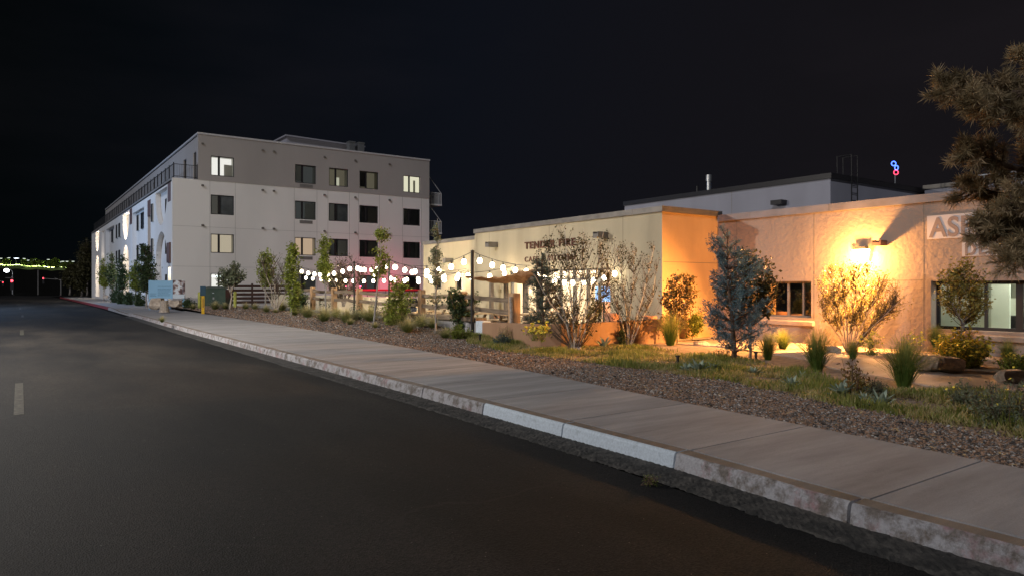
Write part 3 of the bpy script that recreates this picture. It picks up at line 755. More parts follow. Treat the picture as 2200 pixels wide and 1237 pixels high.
# top floor, terrace, roof
tops = [rect(.35, 1.5, 0.02, 2.3), rect(4.2, 5.4, .02, 2.3), rect(20, 21.2, .02, 2.3), rect(38, 39.2, .02, 2.3)]
extr('top_street_wall', rect(0, YE - YA, 0, 3.55), tops, (XA, YA + .27, 10.0), (0, 1, 0), (0, 0, 1), (-1, 0, 0), .2, M['grey'], A)
for (y0, y1), g_, bk in (((59.35, 60.5), 'glassclear', 'lit_white'), ((63.2, 64.4), 'glass', 'lit_dim'), ((79, 80.2), 'glassdark', 'roomdark'), ((97, 98.2), 'glassdark', 'roomdark')):
    win(A, (XA, y1 + .27, 10.03), Us, Vn, Ns, y1 - y0, 2.25, mull=[((y1 - y0) * .5, .08)], gm=M[g_], back=M[bk], depth=.4)
b = MB(); b.box((XL, YA + .3, 9.75), (XA, YE, 9.97)); b.box((XA, YA + .3, 13.4), (XR, YE, 13.5)); b.box((XR - .3, YA + .31, 0), (XR, YE, 13.54)); b.box((XL, YE, 0), (XR, YE + .2, 9.9)); b.box((XA, YE, 9.9), (XR, YE + .2, 13.5))
b.box((XL - .03, YA + .02, 9.97), (XL + .12, YE, 10.02))
b.build('roof_and_terrace', M['grey'], A)
b = MB()
for z in (10.12, 11.08): b.bar((XL + .1, YA + .1, z), (XL + .1, YE - 2, z), .05, .05)
for z in (10.15, 11.08): b.bar((XL + .1, YA + .1, z), (XA - .05, YA + .1, z), .04, .04)
y = YA + .1
while y < YE - 2:
    b.box((XL + .07, y - .035, 10.0), (XL + .14, y + .035, 11.2)); y += 1.8
y = YA + .2
while y < YE - 2: b.box((XL + .09, y - .015, 10.1), (XL + .115, y + .015, 11.07)); y += .5
for i in range(14): x = XL + .15 + i * .12; b.box((x, YA + .09, 10.1), (x + .012, YA + .11, 11.07))
b.box((XA - .06, YA + .07, 10.0), (XA - .01, YA + .13, 11.2))
b.build('terrace_railing', M['blackm'], A)
b = MB()
for z in (9.45, 6.75):
    b.box((XR, YA + .4, z), (XR + 1.6, YA + 3.2, z + .16))
    for zz in (z + 1.22,): b.bar((XR + 1.55, YA + .45, zz), (XR + 1.55, YA + 3.2, zz), .05, .05); b.bar((XR, YA + .45, zz), (XR + 1.58, YA + .45, zz), .05, .05)
    for i in range(11): x = XR + .05 + i * .15; b.box((x, YA + .43, z + .16), (x + .03, YA + .46, z + 1.2))
    for i in range(16): y = YA + .5 + i * .17; b.box((XR + 1.54, y, z + .16), (XR + 1.57, y + .03, z + 1.2))
    b.bar((XR, YA + .45, z + 3.0), (XR + 1.5, YA + .45, z + 1.25), .04, .04)
b.build('balcony', M['rail'], A)
b = MB(); b.box((20.2, 63.5, 13.5), (27.5, 72, 15.15)); b.add([(20.0, 63.2, 15.15), (27.6, 63.2, 15.0), (27.6, 72, 15.3), (20.0, 72, 15.3), (20.0, 63.2, 15.28), (27.6, 63.2, 15.12), (27.6, 72, 15.42), (20, 72, 15.42)], [(0,3,2,1),(4,5,6,7),(0,1,5,4),(1,2,6,5),(2,3,7,6),(3,0,4,7)])
b.build('roof_penthouse', M['backwall'], A)
b = MB()
for x in (25.6, 26.5): b.box((x, 62.2, 13.5), (x + .55, 62.9, 15.1)); b.box((x - .04, 62.15, 15.1), (x + .59, 62.95, 15.2))
b.build('roof_duct', M['steel'], A)
# warm lights inside the tall recesses, and the lit doorway at the corner
for a, c in (P2, P3):
    for z in (8.9, 7.6, 5.0, 2.6): point('recess_light', (XL + .75, (a + c) / 2 + .3, z), 170, (1, .84, .64), .15, A)
point('doorway_light', (XL + .55, 59.9 + .3, 2.9), 60, (1, .86, .62), .1, A)
point('pier_light', (XL - .15, 109, 5.2), 60, (1, .84, .64), .1, A)

# unseen street lamps: one inferred from the lit pavement, one added for apartment wall
for x, y, w_, col, lb in ((-7.2, 25, 11500, (1, .93, .84), 'tall street lamp across the road from the cafe'), (-7.2, 74, 5500, (.40, .62, 1.0), 'unseen blue street lamp added across from the apartment building')):
    v = thing('street_lamp', lb, 'street lamp', (x, y, 0), 'tall street lamps across the road')
    b = MB(); b.tube([(x, y, -.1), (x, y, 8.6), (x + .3, y, 9.2), (x + 1.5, y, 9.4)], [.11, .07, .05, .04], 10); b.build('pole', M['steel'], v)
    MB().lathe([(.22, 0), (.22, .12), (.14, .5), (.12, .52)], 12, (x, y, 0)).build('base', M['sidewalk'], v)
    MB().box((x + 1.4, y - .14, 9.34), (x + 2.05, y + .14, 9.46)).build('lamp_head', M['steel'], v, bevel=.02)
    MB().box((x + 1.5, y - .10, 9.31), (x + 2.0, y + .10, 9.335)).build('lens', emis('led_lens', col, 20), v)
    point('lamp_light', (x + 1.75, y, 9.2), w_, col, .15, v)

# ------------------------------------------------------------------ cafe
CF = thing('cafe_building', 'low cream stucco cafe with TENDER FIRE lettering behind the patio', 'cafe', (14.94, 18, .1))
XC, Y0, Y1 = 14.94, 13.8, 23.6
sf = (15.9, 21.25, .15, 2.22)
O = (XC, 0, 0); UY, NX = (0, 1, 0), (-1, 0, 0)
extr('front_wall', rect(Y0, Y1, 0, 3.74), [rect(*sf)], O, UY, Vn, NX, .35, M['cream'], CF)
extr('side_wall', rect(XC + .002, 17.35, 0, 3.74), [], (0, Y0 - .003, 0), Un, Vn, Nn, .3, M['ochre'], CF)
b = MB(); b.box((XC + .35, Y0 + .3, 3.45), (22, Y1, 3.6)); b.box((21.8, Y0 + .3, 0), (22, 29.7, 3.45)); b.box((15.9 + .3, Y1, 3.35), (22, 29.7, 3.5)); b.box((16.3, 29.5, 0), (22, 29.7, 3.35))
b.box((XC + .35, Y1 - .3, 0), (22, Y1, 3.44)); b.build('roof', M['roomgrey'], CF)
b = MB(); b.box((XC - .06, Y0 - .06, 3.74), (XC + .4, Y1 + .05, 3.90)); b.box((XC + .4, Y0 - .06, 3.74), (17.5, Y0 + .35, 3.90)); b.box((15.85, Y1 + .051, 3.62), (16.3, 29.75, 3.78))
for y in (14.9, 16.7, 18.5, 20.3, 22.1): b.box((XC - .066, y, 3.735), (XC - .061, y + .02, 3.905))
b.build('parapet_cap', M['cap'], CF)
extr('rear_front_wall', rect(Y1, 29.7, 0, 3.62), [rect(28.0, 28.55, 1.55, 2.05), rect(26.2, 26.75, 1.55, 2.05), rect(24.3, 24.62, .15, 2.0)], (15.9, 0, 0), UY, Vn, NX, .3, M['cream'], CF)
b = MB()                                             # battered buttress at the corner
b.add([(XC - .02, Y1, 3.7), (XC + .9, Y1, 3.7), (XC + .9, Y1 + .55, .1), (XC - .02, Y1 + .55, .1), (XC - .02, Y1 - .1, 3.7), (XC - .02, Y1 - .1, .1), (XC + .9, Y1 - .1, 3.7), (XC + .9, Y1 - .1, .1)],
      [(0,3,2,1), (4,5,3,0), (0,1,6,4), (1,2,7,6), (3,5,7,2)])
b.build('buttress', M['cream'], CF)
for y0 in (28.0, 26.2): win(CF, (15.9, y0 + .55, 1.55), Us, Vn, Ns, .55, .5, gm=M['glassclear'], back=M['lit_white'], fr=.035, depth=.3)
for (px, D, z0) in ((1066, 0, 3.13), (1301, 0, 3.12)):
    b = MB(); y = YonX(px, XC); b.box((XC - .42, y - .12, z0), (XC + .05, y + .12, z0 + .13)); b.box((XC - .42, y - .12, z0 + .131), (XC, y - .09, z0 + .19)); b.box((XC - .42, y + .09, z0 + .131), (XC, y + .12, z0 + .19))
    b.build('roof_scupper', M['cap'], CF)
y = YonX(971, 15.9); b = MB(); b.box((15.5, y - .13, 2.72), (15.92, y + .13, 2.9))
b.build('roof_scupper', M['cap'], CF)
b = MB()
for y in (15.35, 18.9, 22.6): b.box((XC - .004, y, .2), (XC - .0015, y + .014, 3.73))
b.box((XC + .05, Y0 - .009, 2.33), (17.34, Y0 - .005, 2.345))
b.build('control_joint', mat('dark_joint', (.20, .17, .13), .9), CF)  # joints drawn as thin dark strips
text('sign_lettering', 'TENDER FIRE', .34, (XC - .03, YonX(1129, XC), 2.98), (0, -1, 0), Vn, M['letter'], CF, ext=.02, off=.007, sp=1.2, fit=2.75)
text('sign_lettering', 'CAFE & KITCHEN', .255, (XC - .02, YonX(1128, XC), 2.52), (0, -1, 0), Vn, M['letter'], CF, ext=.012, off=.002, sp=1.2, fit=2.75)
# storefront
w_ = sf[1] - sf[0]; h_ = sf[3] - sf[2]
ml = [(sf[1] - YonX(px, XC), .07) for px in (1127, 1150, 1170, 1200, 1229, 1258, 1283)]
T = UM((XC, sf[1], sf[2]), Us, Vn, Ns)
b = MB(); d0, d1 = -.16, -.06
b.box((0, 0, d0), (.07, h_, d1), T); b.box((w_ - .07, 0, d0), (w_, h_, d1), T); b.box((.07, h_ - .06, d0), (w_ - .07, h_, d1), T)
b.box((.07, 1.64, d0 - .02), (w_ - .07, 1.78, d1 + .05), T); b.box((.07, 0, d0), (w_ - .07, .08, d1), T)
for m_, mw in ml: b.box((m_ - mw/2, .08, d0 + .003), (m_ + mw/2, h_ - .06, d1 - .003), T)
f = b.build('window', mat('grey_storefront_frame', (.14, .13, .12), .5), CF)
b = MB(); b.add([T @ Vector(p) for p in ((.03, .03, -.11), (w_-.03, .03, -.11), (w_-.03, h_-.03, -.11), (.03, h_-.03, -.11))], [(0,1,2,3)]); b.build('pane', M['glassclear'], f)
b = MB(); b.add([(15.35, 15.3, .16), (20.5, 15.3, .16), (20.5, 21.7, .16), (15.35, 21.7, .16), (15.35, 15.3, 3.0), (20.5, 15.3, 3.0), (20.5, 21.7, 3.0), (15.35, 21.7, 3.0)], [(0,1,2,3), (4,7,6,5), (1,5,6,2), (0,4,5,1), (3,2,6,7)])
rm = b.build('cafe_room', mat('cafe_room_wall', (.72, .62, .48), .9), CF)
b = MB()
for y in (16.6, 18.4, 20.2):
    b.box((17.0, y - .3, 2.94), (18.8, y + .3, 2.98))
b.build('ceiling_panel', emis('ceiling_panel_light', (1, .92, .80), 7), rm)
for y in (16.6, 18.6, 20.6): point('room_light', (17.2, y, 2.7), 330, (1, .88, .70), .3, rm)
b = MB(); b.box((18.0, 16.2, .17), (18.8, 19.6, 1.15)); b.build('counter', M['terracotta'], rm)
b = MB()
for y in (16.3, 17.2, 18.9): b.box((20.3, y, 1.0), (20.4, y + .5, 2.2))
b.build('wall_hanging', mat('red_textile', (.45, .06, .03), .8, (.6, .25, .05), 6), rm)
b = MB(); b.box((16.4, 17.35, 1.15), (16.46, 18.2, 1.65)); b.build('screen', emis('blue_screen', (.35, .6, 1.0), 2.2), rm)
b = MB(); b.bar((16.43, 17.8, .17), (16.43, 17.8, 1.14), .06, .06); b.build('screen_stand', M['blackm'], rm)

# ------------------------------------------------------------------ office wing with the wall lamp
AS = thing('office_building', 'low tan stucco office wing with ASPEN wall sign', 'building', (17.35, 6, .1))
XO = 17.35; w1 = (10.75, 13.2, .80, 1.78); w2 = (3.6, 7.75, .66, 1.76)
extr('front_wall', rect(-8, 13.78, 0, 3.58), [rect(*w1), rect(*w2)], (XO, 0, 0), UY, Vn, NX, .4, M['tan'], AS)
b = MB(); b.box((XO - .07, -8, 3.58), (XO + .42, 13.72, 3.77)); b.build('parapet_cap', M['capm'], AS)
b = MB()
for y in (10.2, 7.0, 3.8, 12.6): b.box((XO - .074, y, 3.585), (XO - .0705, y + .012, 3.765))
for y in (10.66, 7.9, 13.1, 4.0): b.box((XO - .004, y, .2), (XO - .0015, y + .014, 3.57))
b.box((XO - .004, 7.92, 1.775), (XO - .0015, 10.65, 1.79)); b.build('control_joint', bpy.data.materials['dark_joint'], AS)
b = MB(); b.box((XO + .4, -8, 3.3), (25.9, 13.7, 3.4)); b.box((25.7, -8, 0), (25.9, 13.7, 3.3)); b.box((XO + .4, -8.0, 0), (25.7, -7.8, 3.3)); b.build('roof', M['roomgrey'], AS)
for a, c, z0, z1 in (w1, w2):
    b = MB(); b.add([(XO - .10, a - .1, z0 - .10), (XO - .10, c + .02, z0 - .10), (XO + .2, c + .02, z0 + .0), (XO + .2, a - .1, z0), (XO - .10, a - .1, z0 - .2), (XO - .10, c + .02, z0 - .2), (XO + .2, c + .02, z0 - .2), (XO + .2, a - .1, z0 - .2)],
                     [(0,3,2,1), (0,1,5,4), (1,2,6,5), (3,0,4,7), (4,5,6,7)]); b.build('window_sill', M['tan'], AS)
win(AS, (XO, w1[1], w1[2]), Us, Vn, Ns, 2.45, .98, mull=[(.85, .06), (1.63, .07), (2.08, .05)], rec=.22, fr=.05, fm=M['cap'], depth=1.8, gm=glass('reflecting_glass', (.45, .42, .40), 1.1), back=M['roomdark'],
    blind=(.66, .98, .55, .70, mat('window_blind_slats', (.32, .24, .2), .8)))
fw = win(AS, (XO, w2[1], w2[2]), Us, Vn, Ns, w2[1] - w2[0], 1.10, mull=[(1.02, .06), (1.66, .13), (2.6, .06), (3.4, .06)], rec=.28, fr=.07, depth=.4, gm=M['glassclear'], back=M['roomgrey'])
for ch in list(fw.children):
    if ch.name.startswith('room'): bpy.data.objects.remove(ch)
b = MB(); b.add([(XO + .41, 2, .3), (22.5, 2, .3), (22.5, 9.0, .3), (XO + .41, 9.0, .3), (XO + .41, 2, 3.0), (22.5, 2, 3.0), (22.5, 9.0, 3.0), (XO + .41, 9.0, 3.0)], [(0,1,2,3), (4,7,6,5), (1,5,6,2), (0,4,5,1), (3,2,6,7)])
yp = YonX(2146, 19.0)
rm2 = b.build('office_room', mat('office_wall', (.50, .50, .42), .9), AS)
b = MB(); b.box((19.3, 7.0, .3), (20.2, 7.9, 1.35)); b.box((20.6, 6.2, .3), (21.0, 6.75, 2.2)); b.build('office_cabinet', mat('office_cabinet_white', (.62, .62, .52), .6), rm2)
b = MB(); b.box((19.0, 5.6, .3), (19.05, 5.95, 1.7)); b.box((20.2, 5.05, .3), (20.4, 5.2, 2.4)); b.build('office_door', M['backwall'], rm2)
MB().box((19.0, yp - .22, .55), (19.06, yp + .16, 1.68)).build('white_board', mat('white_board', (.85, .88, .78), .5), rm2)
b = MB(); b.box((19.2, 6.2, .3), (19.7, 7.0, .95)); b.build('office_desk', M['bronze'], rm2)
b = MB()
for y in (3.6, 5.0, 6.4, 7.8): b.box((18.6, y, 2.93), (19.9, y + .15, 2.97))
b.build('ceiling_tube', M['lit_strip'], rm2)
for y in (4, 6.2): point('office_light', (18.7, y, 2.6), 120, (.92, 1, .86), .3, rm2)
# painted sign
y0 = YonX(1993, XO)
b = MB(); b.box((XO - .03, y0 - 2.15, 2.72), (XO + .0, y0, 3.26)); sg = b.build('sign_panel', M['panelp'], AS)
text('sign_lettering', 'ASPEN', .62, (XO - .036, y0 - .06, 2.77), (0, -1, 0), Vn, M['letterp'], sg, ext=.003, off=.014, sp=1.06, fit=1.62)
y0 = YonX(2068, XO)
b = MB(); b.box((XO - .03, y0 - 1.15, 2.30), (XO + .0, y0, 2.62)); sg = b.build('sign_panel', M['panelp'], AS)
text('sign_lettering', 'DEN', .36, (XO - .036, y0 - .05, 2.33), (0, -1, 0), Vn, M['letterp'], sg, ext=.003, sx=.9, off=.012, sp=1.2)
b = MB(); y = YonX(1895, XO) ; zc = 2.62
b.box((XO - .30, y - .12, zc), (XO, y + .10, zc + .08)); b.box((XO - .30, y - .12, zc + .081), (XO, y - .095, zc + .13)); b.box((XO - .30, y + .075, zc + .081), (XO, y + .10, zc + .13))
b.build('roof_scupper', M['brownpanel'], AS)
# wall pack lamp
WL = thing('wall_lamp', 'glowing orange wall lamp mounted on the tan stucco wall', 'wall lamp', (XO - .2, YonX(1855, XO), 2.4))
yl = YonX(1855, XO)
b = MB(); b.box((XO - .17, yl - .13, 2.56), (XO - .002, yl + .13, 2.62)); b.box((XO - .06, yl - .13, 2.34), (XO - .003, yl + .13, 2.559)); b.build('housing', M['bronze'], WL, bevel=.006)
b = MB(); b.add([(XO-.165, yl-.20, 2.55), (XO-.165, yl+.20, 2.55), (XO-.065, yl+.20, 2.55), (XO-.065, yl-.20, 2.55), (XO-.12, yl-.15, 2.26), (XO-.12, yl+.15, 2.26), (XO-.065, yl+.15, 2.26), (XO-.065, yl-.15, 2.26)],
                [(0,1,2,3), (4,7,6,5), (0,4,5,1), (1,5,6,2), (3,7,4,0)]); b.build('lens', M['sodium'], WL)
point('lamp_light', (XO - .42, yl, 2.26), 560, (1, .44, .11), .06, WL)
point('lamp_throw', (XO - .40, yl, 2.26), 5200, (1, .46, .13), .08, WL, 'SPOT', 146, (-.76, .22, -.60))

# ------------------------------------------------------------------ taller building behind
BB = thing('rear_hall', 'tall pale grey hall rising behind the cafe roof', 'building', (26, 15.3, 0))
extr('front_wall', rect(15.3, 26.6, 0, 5.85), [], (26, 0, 0), UY, Vn, NX, .3, M['backwall'], BB)
extr('side_wall', rect(26.002, 70, 0, 5.85), [], (0, 15.297, 0), Un, Vn, Nn, .3, M['backwall'], BB)
b = MB(); b.box((25.93, 15.22, 5.85), (26.4, 26.65, 6.06)); b.box((26.4, 15.22, 5.85), (70, 15.6, 6.06)); b.box((26.3, 15.6, 5.6), (70, 26.6, 5.7)); b.box((26.3, 26.3, 0), (70, 26.6, 5.59)); b.build('parapet_cap', M['bronze'], BB)
y = YonX(1679, 26); b = MB(); b.box((25.6, y - .25, 5.02), (26, y + .25, 5.20)); b.build('roof_scupper', M['bronze'], BB)
b = MB(); b.box((25.996, 19.9, .2), (25.9985, 19.92, 5.84)); b.build('control_joint', bpy.data.materials['dark_joint'], BB)
B2 = thing('rear_annex', 'low flat roofed annex far behind the pine tree', 'building', (33, 10, 0))
b = MB(); b.box((33, -10, 0), (45, 15, 5.95)); b.build('wall', M['backwall'], B2)
b = MB(); b.box((32.93, -10, 5.95), (45, 15.05, 6.12)); b.build('parapet_cap', M['cap'], B2)
# roof bits
def at_roof(px, D): p = P(px, HY, D); return p.x, p.y
x, y = at_roof(1523, 33); v = thing('roof_vent_pipe', 'galvanised vent pipe with cap on the rear roof', 'vent pipe', (x, y, 5.7))
b = MB(); b.lathe([(.11, 5.69), (.11, 6.55)], 12, (x, y, 0)); b.build('pipe', M['steel'], v); b = MB(); b.lathe([(.14, 6.55), (.14, 6.85), (.10, 6.87)], 12, (x, y, 0)); b.build('pipe_cap', M['steel'], v)
x, y = at_roof(1498, 33.5); b = MB(); b.lathe([(.05, 5.69), (.05, 6.4), (.03, 6.41)], 8, (x, y, 0)); tag(b.build('roof_pipe', M['blackm']), 'thin dark pipe on the rear roof beside the vent', 'pipe')
x, y = at_roof(1835, 32.5); yy = 15.15
xs_ = XonY(1836, yy); v = thing('roof_ladder', 'dark steel ladder fixed to the rear hall roof edge', 'ladder', (xs_, yy, 3.5))
b = MB()
for dx in (-.22, .22): b.tube([(xs_ + dx, yy, 3.6), (xs_ + dx, yy, 6.9), (xs_ + dx, yy + .6, 6.9), (xs_ + dx, yy + .6, 6.1)], .022, 6)
b.build('ladder_rail', M['blackm'], v); b = MB()
for i in range(9): b.tube([(xs_ - .22, yy, 3.8 + i * .3), (xs_ + .22, yy, 3.8 + i * .3)], .014, 5)
b.build('rung', M['blackm'], v)
x, y = at_roof(1923, 36); v = thing('rooftop_ring_light', 'roof pole with two blue rings over a red ring', 'ring light', (x, y, 6.1))
z0 = CAMH + (HY - 392) / FPX * 36
b = MB(); b.tube([(x, y, z0 - .3), (x, y, z0 + .4)], .025, 6); b.build('pole', M['steel'], v)
for px_, py_, m_, tilt in ((1920, 352, 'b', .3), (1926, 361, 'b', 1.1), (1925, 371, 'r', .2)):
    c = P(px_, py_, 36); b = MB()
    pts = [(c.x + .115 * math.cos(t) * fc * math.cos(tilt), c.y - .115 * math.cos(t) * fs, c.z + .11 * math.sin(t)) for t in np.linspace(0, 2*math.pi, 18)]
    b.tube(pts, .024, 6); b.build('ring', emis('blue_neon', (.06, .14, 1), 5) if m_ == 'b' else emis('red_neon', (1, .06, .13), 3), v)
x, y = at_roof(2150, 31); v = thing('roof_railing', 'small pale railing around the annex roof hatch', 'railing', (x, y, 6))
b = MB()
for z in (6.25, 6.62): b.bar((x - .1, y + .9, z), (x, y - .9, z), .05, .05)
for i in range(7): b.box((x - .07, y - .9 + i * .3, 6.1), (x - .03, y - .86 + i * .3, 6.62))
b.build('bars', M['rail'], v)

# ------------------------------------------------------------------ patio: walls, fence, poles, lights, furniture
w = thing('planter_wall', 'low smooth ochre stucco wall curving around the patio corner', 'wall', (10.5, 13.3, .1))
def strip_wall(pts, th, name, m, par, zb=.05):
    V = []; n = len(pts)
    for i, (x, y, z) in enumerate(pts):
        d = Vector((pts[min(i+1, n-1)][0] - pts[max(i-1, 0)][0], pts[min(i+1, n-1)][1] - pts[max(i-1, 0)][1])).normalized()
        nx, ny = -d.y * th / 2, d.x * th / 2
        V += [(x-nx, y-ny, zb), (x+nx, y+ny, zb), (x+nx, y+ny, z), (x-nx, y-ny, z)]
    F = []
    for i in range(n - 1):
        a = 4*i; F += [(a, a+4, a+7, a+3), (a+1, a+2, a+6, a+5), (a+3, a+7, a+6, a+2)]
    F += [(0, 3, 2, 1), (4*n-4, 4*n-3, 4*n-2, 4*n-1)]
    b = MB(); b.add(V, F); return b.build(name, m, par, bevel=.02)
strip_wall([(11.78, 18.0, .56), (11.5, 17.0, .60), (11.1, 15.5, .66), (10.75, 14.3, .70), (10.72, 13.8, .71), (10.95, 13.42, .72), (11.5, 13.3, .73), (13, 13.3, .755), (14.93, 13.3, .77)], .26, 'wall', stucco('clay_stucco', (.34, .205, .125), (.28, .165, .10), .5, .4), w)
b = MB(); b.box((11.66, 18.02, .1), (11.98, 18.42, .60)); o = b.build('concrete_block', M['kerb_new'], w, bevel=.03)
w = thing('edging_wall', 'grey concrete edging wall with timber cap below the rail fence', 'wall', (11.9, 30, .1))
b = MB(); b.box((11.78, 18.45, .1), (12.02, 45, .56)); b.build('wall', M['sidewalk'], w)
b = MB(); b.box((11.70, 18.45, .561), (12.10, 26.5, .68)); b.build('timber_cap', M['wood'], w)
w = thing('garden_wall', 'long low cream wall lit by the string lights', 'wall', (16, 42, .15))
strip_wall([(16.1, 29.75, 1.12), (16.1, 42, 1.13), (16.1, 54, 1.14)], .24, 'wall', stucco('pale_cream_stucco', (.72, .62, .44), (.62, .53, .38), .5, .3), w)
w = thing('rail_fence', 'two rail timber fence with square orange posts along the patio', 'fence', (11.9, 26, .6))
posts = [(640, 1.66), (672, 1.64), (718, 1.61), (772, 1.58), (906, 1.53), (995, 1.48), (1105, 1.455)]
pp = []
for px, zt in posts:
    D = DX(px, 11.9); p = P(px, HY, D); pp.append((p.x, p.y, zt))
    b = MB(); s_ = .105 if px < 1100 else .13
    b.box((p.x - s_, p.y - s_, .55), (p.x + s_, p.y + s_, zt)); b.build('post', M['woodpost'], w, bevel=.015)
for (x0, y0, z0), (x1, y1, z1) in zip(pp[:-1], pp[1:]):
    for dz in (-.19, -.54):
        b = MB(); k = 6; pts = [(x0 + (x1-x0)*t - .02, y0 + (y1-y0)*t, z0 + (z1-z0)*t + dz + .03*math.sin(t*5+y0)) for t in np.linspace(.02, .98, k)]
        for q in range(k-1): b.bar(pts[q], pts[q+1], .07, .13)
        me = MB(); V = []; F = []
        for q, p_ in enumerate(pts):
            j = .012 * math.sin(q * 2.3 + x0 + z0 * 9)
            for a_, c_ in ((-.035,-.065),(.035,-.065),(.035,.065),(-.035,.065)): V.append((p_[0]+a_, p_[1], p_[2]+c_+j))
        for q in range(k-1):
            for r_ in range(4): F.append((q*4+r_, q*4+(r_+1)%4, (q+1)*4+(r_+1)%4, (q+1)*4+r_))
        F += [(3,2,1,0), (k*4-4, k*4-3, k*4-2, k*4-1)]
        me.add(V, F); me.build('rail', M['wood'], w)
b = MB(); p = P(1098, HY, DX(1098, 11.7)); b.tube([(p.x, p.y, .3), (p.x + .02, p.y, .9), (p.x - .01, p.y, 1.35)], [.06, .055, .05], 8); tag(b.build('wood_stake', M['bark']), 'pale grey stake beside the last fence post', 'stake')
# slatted brown fence near the transformer
w = thing('slat_fence', 'dark brown horizontal slat fence beside the transformer box', 'fence', (15.5, 56, .3))
for i in range(5): MB().box((13.4, 55.97, .42 + i * .30), (19.0, 56.0, .62 + i * .30)).build('slat', M['brownslat'], w)
for x in (13.45, 15.1, 17.0, 18.9): MB().box((x, 56.005, .15), (x + .12, 56.12, 1.95)).build('post', M['brownslat'], w)
# poles
pole_pos = {}
for px, D, zt, lb in ((642, 33.2, 2.66, 'thin dark pole at the far left end of the string lights'), (761, 29.6, 2.66, 'thin dark pole in the left middle holding string lights'), (836, 27.4, 2.66, 'thin dark pole in the right middle holding string lights'), (1015, 23.2, 2.72, 'thick black pole nearest the curving ochre wall')):
    D = DX(px, 11.62); p = P(px, HY, D); pole_pos[px] = Vector((p.x, p.y, zt))
    r = .035 if px != 1015 else .055
    v = thing('light_pole', lb, 'pole', (p.x, p.y, terr(p.x, p.y)), 'poles carrying the string lights')
    b = MB(); b.tube([(p.x, p.y, terr(p.x, p.y) - .1), (p.x, p.y, zt)], r, 10); b.build('pole', M['blackm'], v)
    b = MB(); b.lathe([(r + .012, zt + .001), (r + .012, zt + .02), (.01, zt + .05)], 10, (p.x, p.y, 0)); b.build('pole_cap', M['blackm'], v)
b = MB(); b.lathe([(.014, .0), (.052, -.02), (.074, -.07), (.080, -.11), (.062, -.16), (.022, -.185)], 12); bulb_me = b.build('bulb', M['bulb'], smooth=True).data
bpy.data.objects.remove(bpy.data.objects['bulb'])
b = MB(); b.lathe([(.012, .09), (.012, .06), (.024, .055), (.026, .0)], 8); sock = b.build('socket', M['blackm']); sock_me = sock.data; bpy.data.objects.remove(sock)
pt = pole_pos
strs = [(pt[836], pt[1015], .34, 7, 'string of globe lights between the two nearer poles'),
        (pt[1015], P(1140, 571, 24.6), .10, 5, 'string of globe lights from the black pole to the cafe wall'),
        (pt[761], pt[836], .16, 5, 'string of globe lights between the two middle poles'),
        (pt[642], pt[761], .26, 8, 'string of globe lights at the left end of the patio'),
        (P(650, 589, 42.2), P(1000, 578, 28.4), .25, 16, 'long string of globe lights far across the patio'),
        (pt[761], P(998, 582, 30.3), .42, 8, 'string of globe lights crossing to the stepped cafe wall'),
        (P(998, 578, 30.2), P(1145, 579, 24.4), .2, 9, 'string of globe lights above the brown shade cloth'),
        (P(1145, 574, 24.4), P(1332, 569, 20.9), .34, 9, 'string of globe lights along the shop windows'),
        (pt[836], P(1100, 572, 25.6), .36, 8, 'string of globe lights sagging over the middle of the patio')]
for si, (a, c, sag, nb_, lb) in enumerate(strs):
    v = thing('string_lights', lb, 'string lights', (a + c) / 2, 'globe string lights over the patio')
    f_ = lambda t: a + (c - a) * t - Vector((0, 0, sag * 4 * t * (1 - t)))
    b = MB(); b.tube([f_(t) for t in np.linspace(0, 1, 17)], .010, 5); b.build('cable', M['blackm'], v)
    for i in range(nb_):
        t = (i + .5 + random.uniform(-.12, .12)) / nb_; q = f_(t) - Vector((0, 0, .10))
        s_ = link('socket', sock_me, v, q); bb = link('bulb', bulb_me, v, q)
        if i % 3 == 1: point('bulb_light', q - Vector((0, 0, .09)), {4: 520, 0: 85, 2: 120, 3: 130, 5: 150, 8: 80}.get(si, 40), (1, .78, .48), .09, v)
# shade cloth
def interp(pts, x): return float(np.interp(x, [p[0] for p in pts], [p[1] for p in pts]))
tp = [(1000, 595), (1040, 597.5), (1070, 597), (1095, 593), (1110, 587), (1125, 583), (1152, 582)]
bt = [(1000, 595.5), (1020, 600), (1040, 604), (1070, 609), (1095, 608), (1107, 606), (1128, 612), (1143, 609), (1152, 598)]
V = []; F = []; ns, nt_ = 40, 9
for i in range(ns):
    px = 1000 + 152 * i / (ns - 1); D0 = 24.2
    for j in range(nt_):
        t = j / (nt_ - 1); k = 1 - (2 * t - 1) ** 2
        D = D0 - .65 + 1.3 * t
        p = P(px, interp(tp, px) * (1 - k) + interp(bt, px) * k, D0)
        q = P(px, HY, D); V.append((q.x, q.y, p.z + .02 * math.sin(i * .9 + j)))
for i in range(ns - 1):
    for j in range(nt_ - 1): a = i * nt_ + j; F.append((a, a+1, a+nt_+1, a+nt_))
b = MB(); b.add(V, F); o = b.build('shade_sail', M['sail'], smooth=True); md = o.modifiers.new('t', 'SOLIDIFY'); md.thickness = .02
tag(o, 'brown shade cloth sagging under the string lights', 'shade sail')
# pergola in front of the shop
v = thing('pergola', 'dark grey post and beam pergola in front of the cafe', 'pergola', (14.2, 20, .15))
gm_ = mat('grey_brown_beam', (.12, .095, .075), .7, (.17, .135, .11), 6)
for px in (1056, 1087, 1128, 1160): p = P(px, HY, DX(px, 14.3)); MB().box((p.x - .06, p.y - .06, .15), (p.x + .06, p.y + .06, 1.86)).build('post', gm_, v)
ya, yb_ = YonX(1056, 14.3), YonX(1160, 14.3); MB().box((14.22, yb_ - .1, 1.861), (14.38, ya + .1, 1.98)).build('beam', gm_, v)
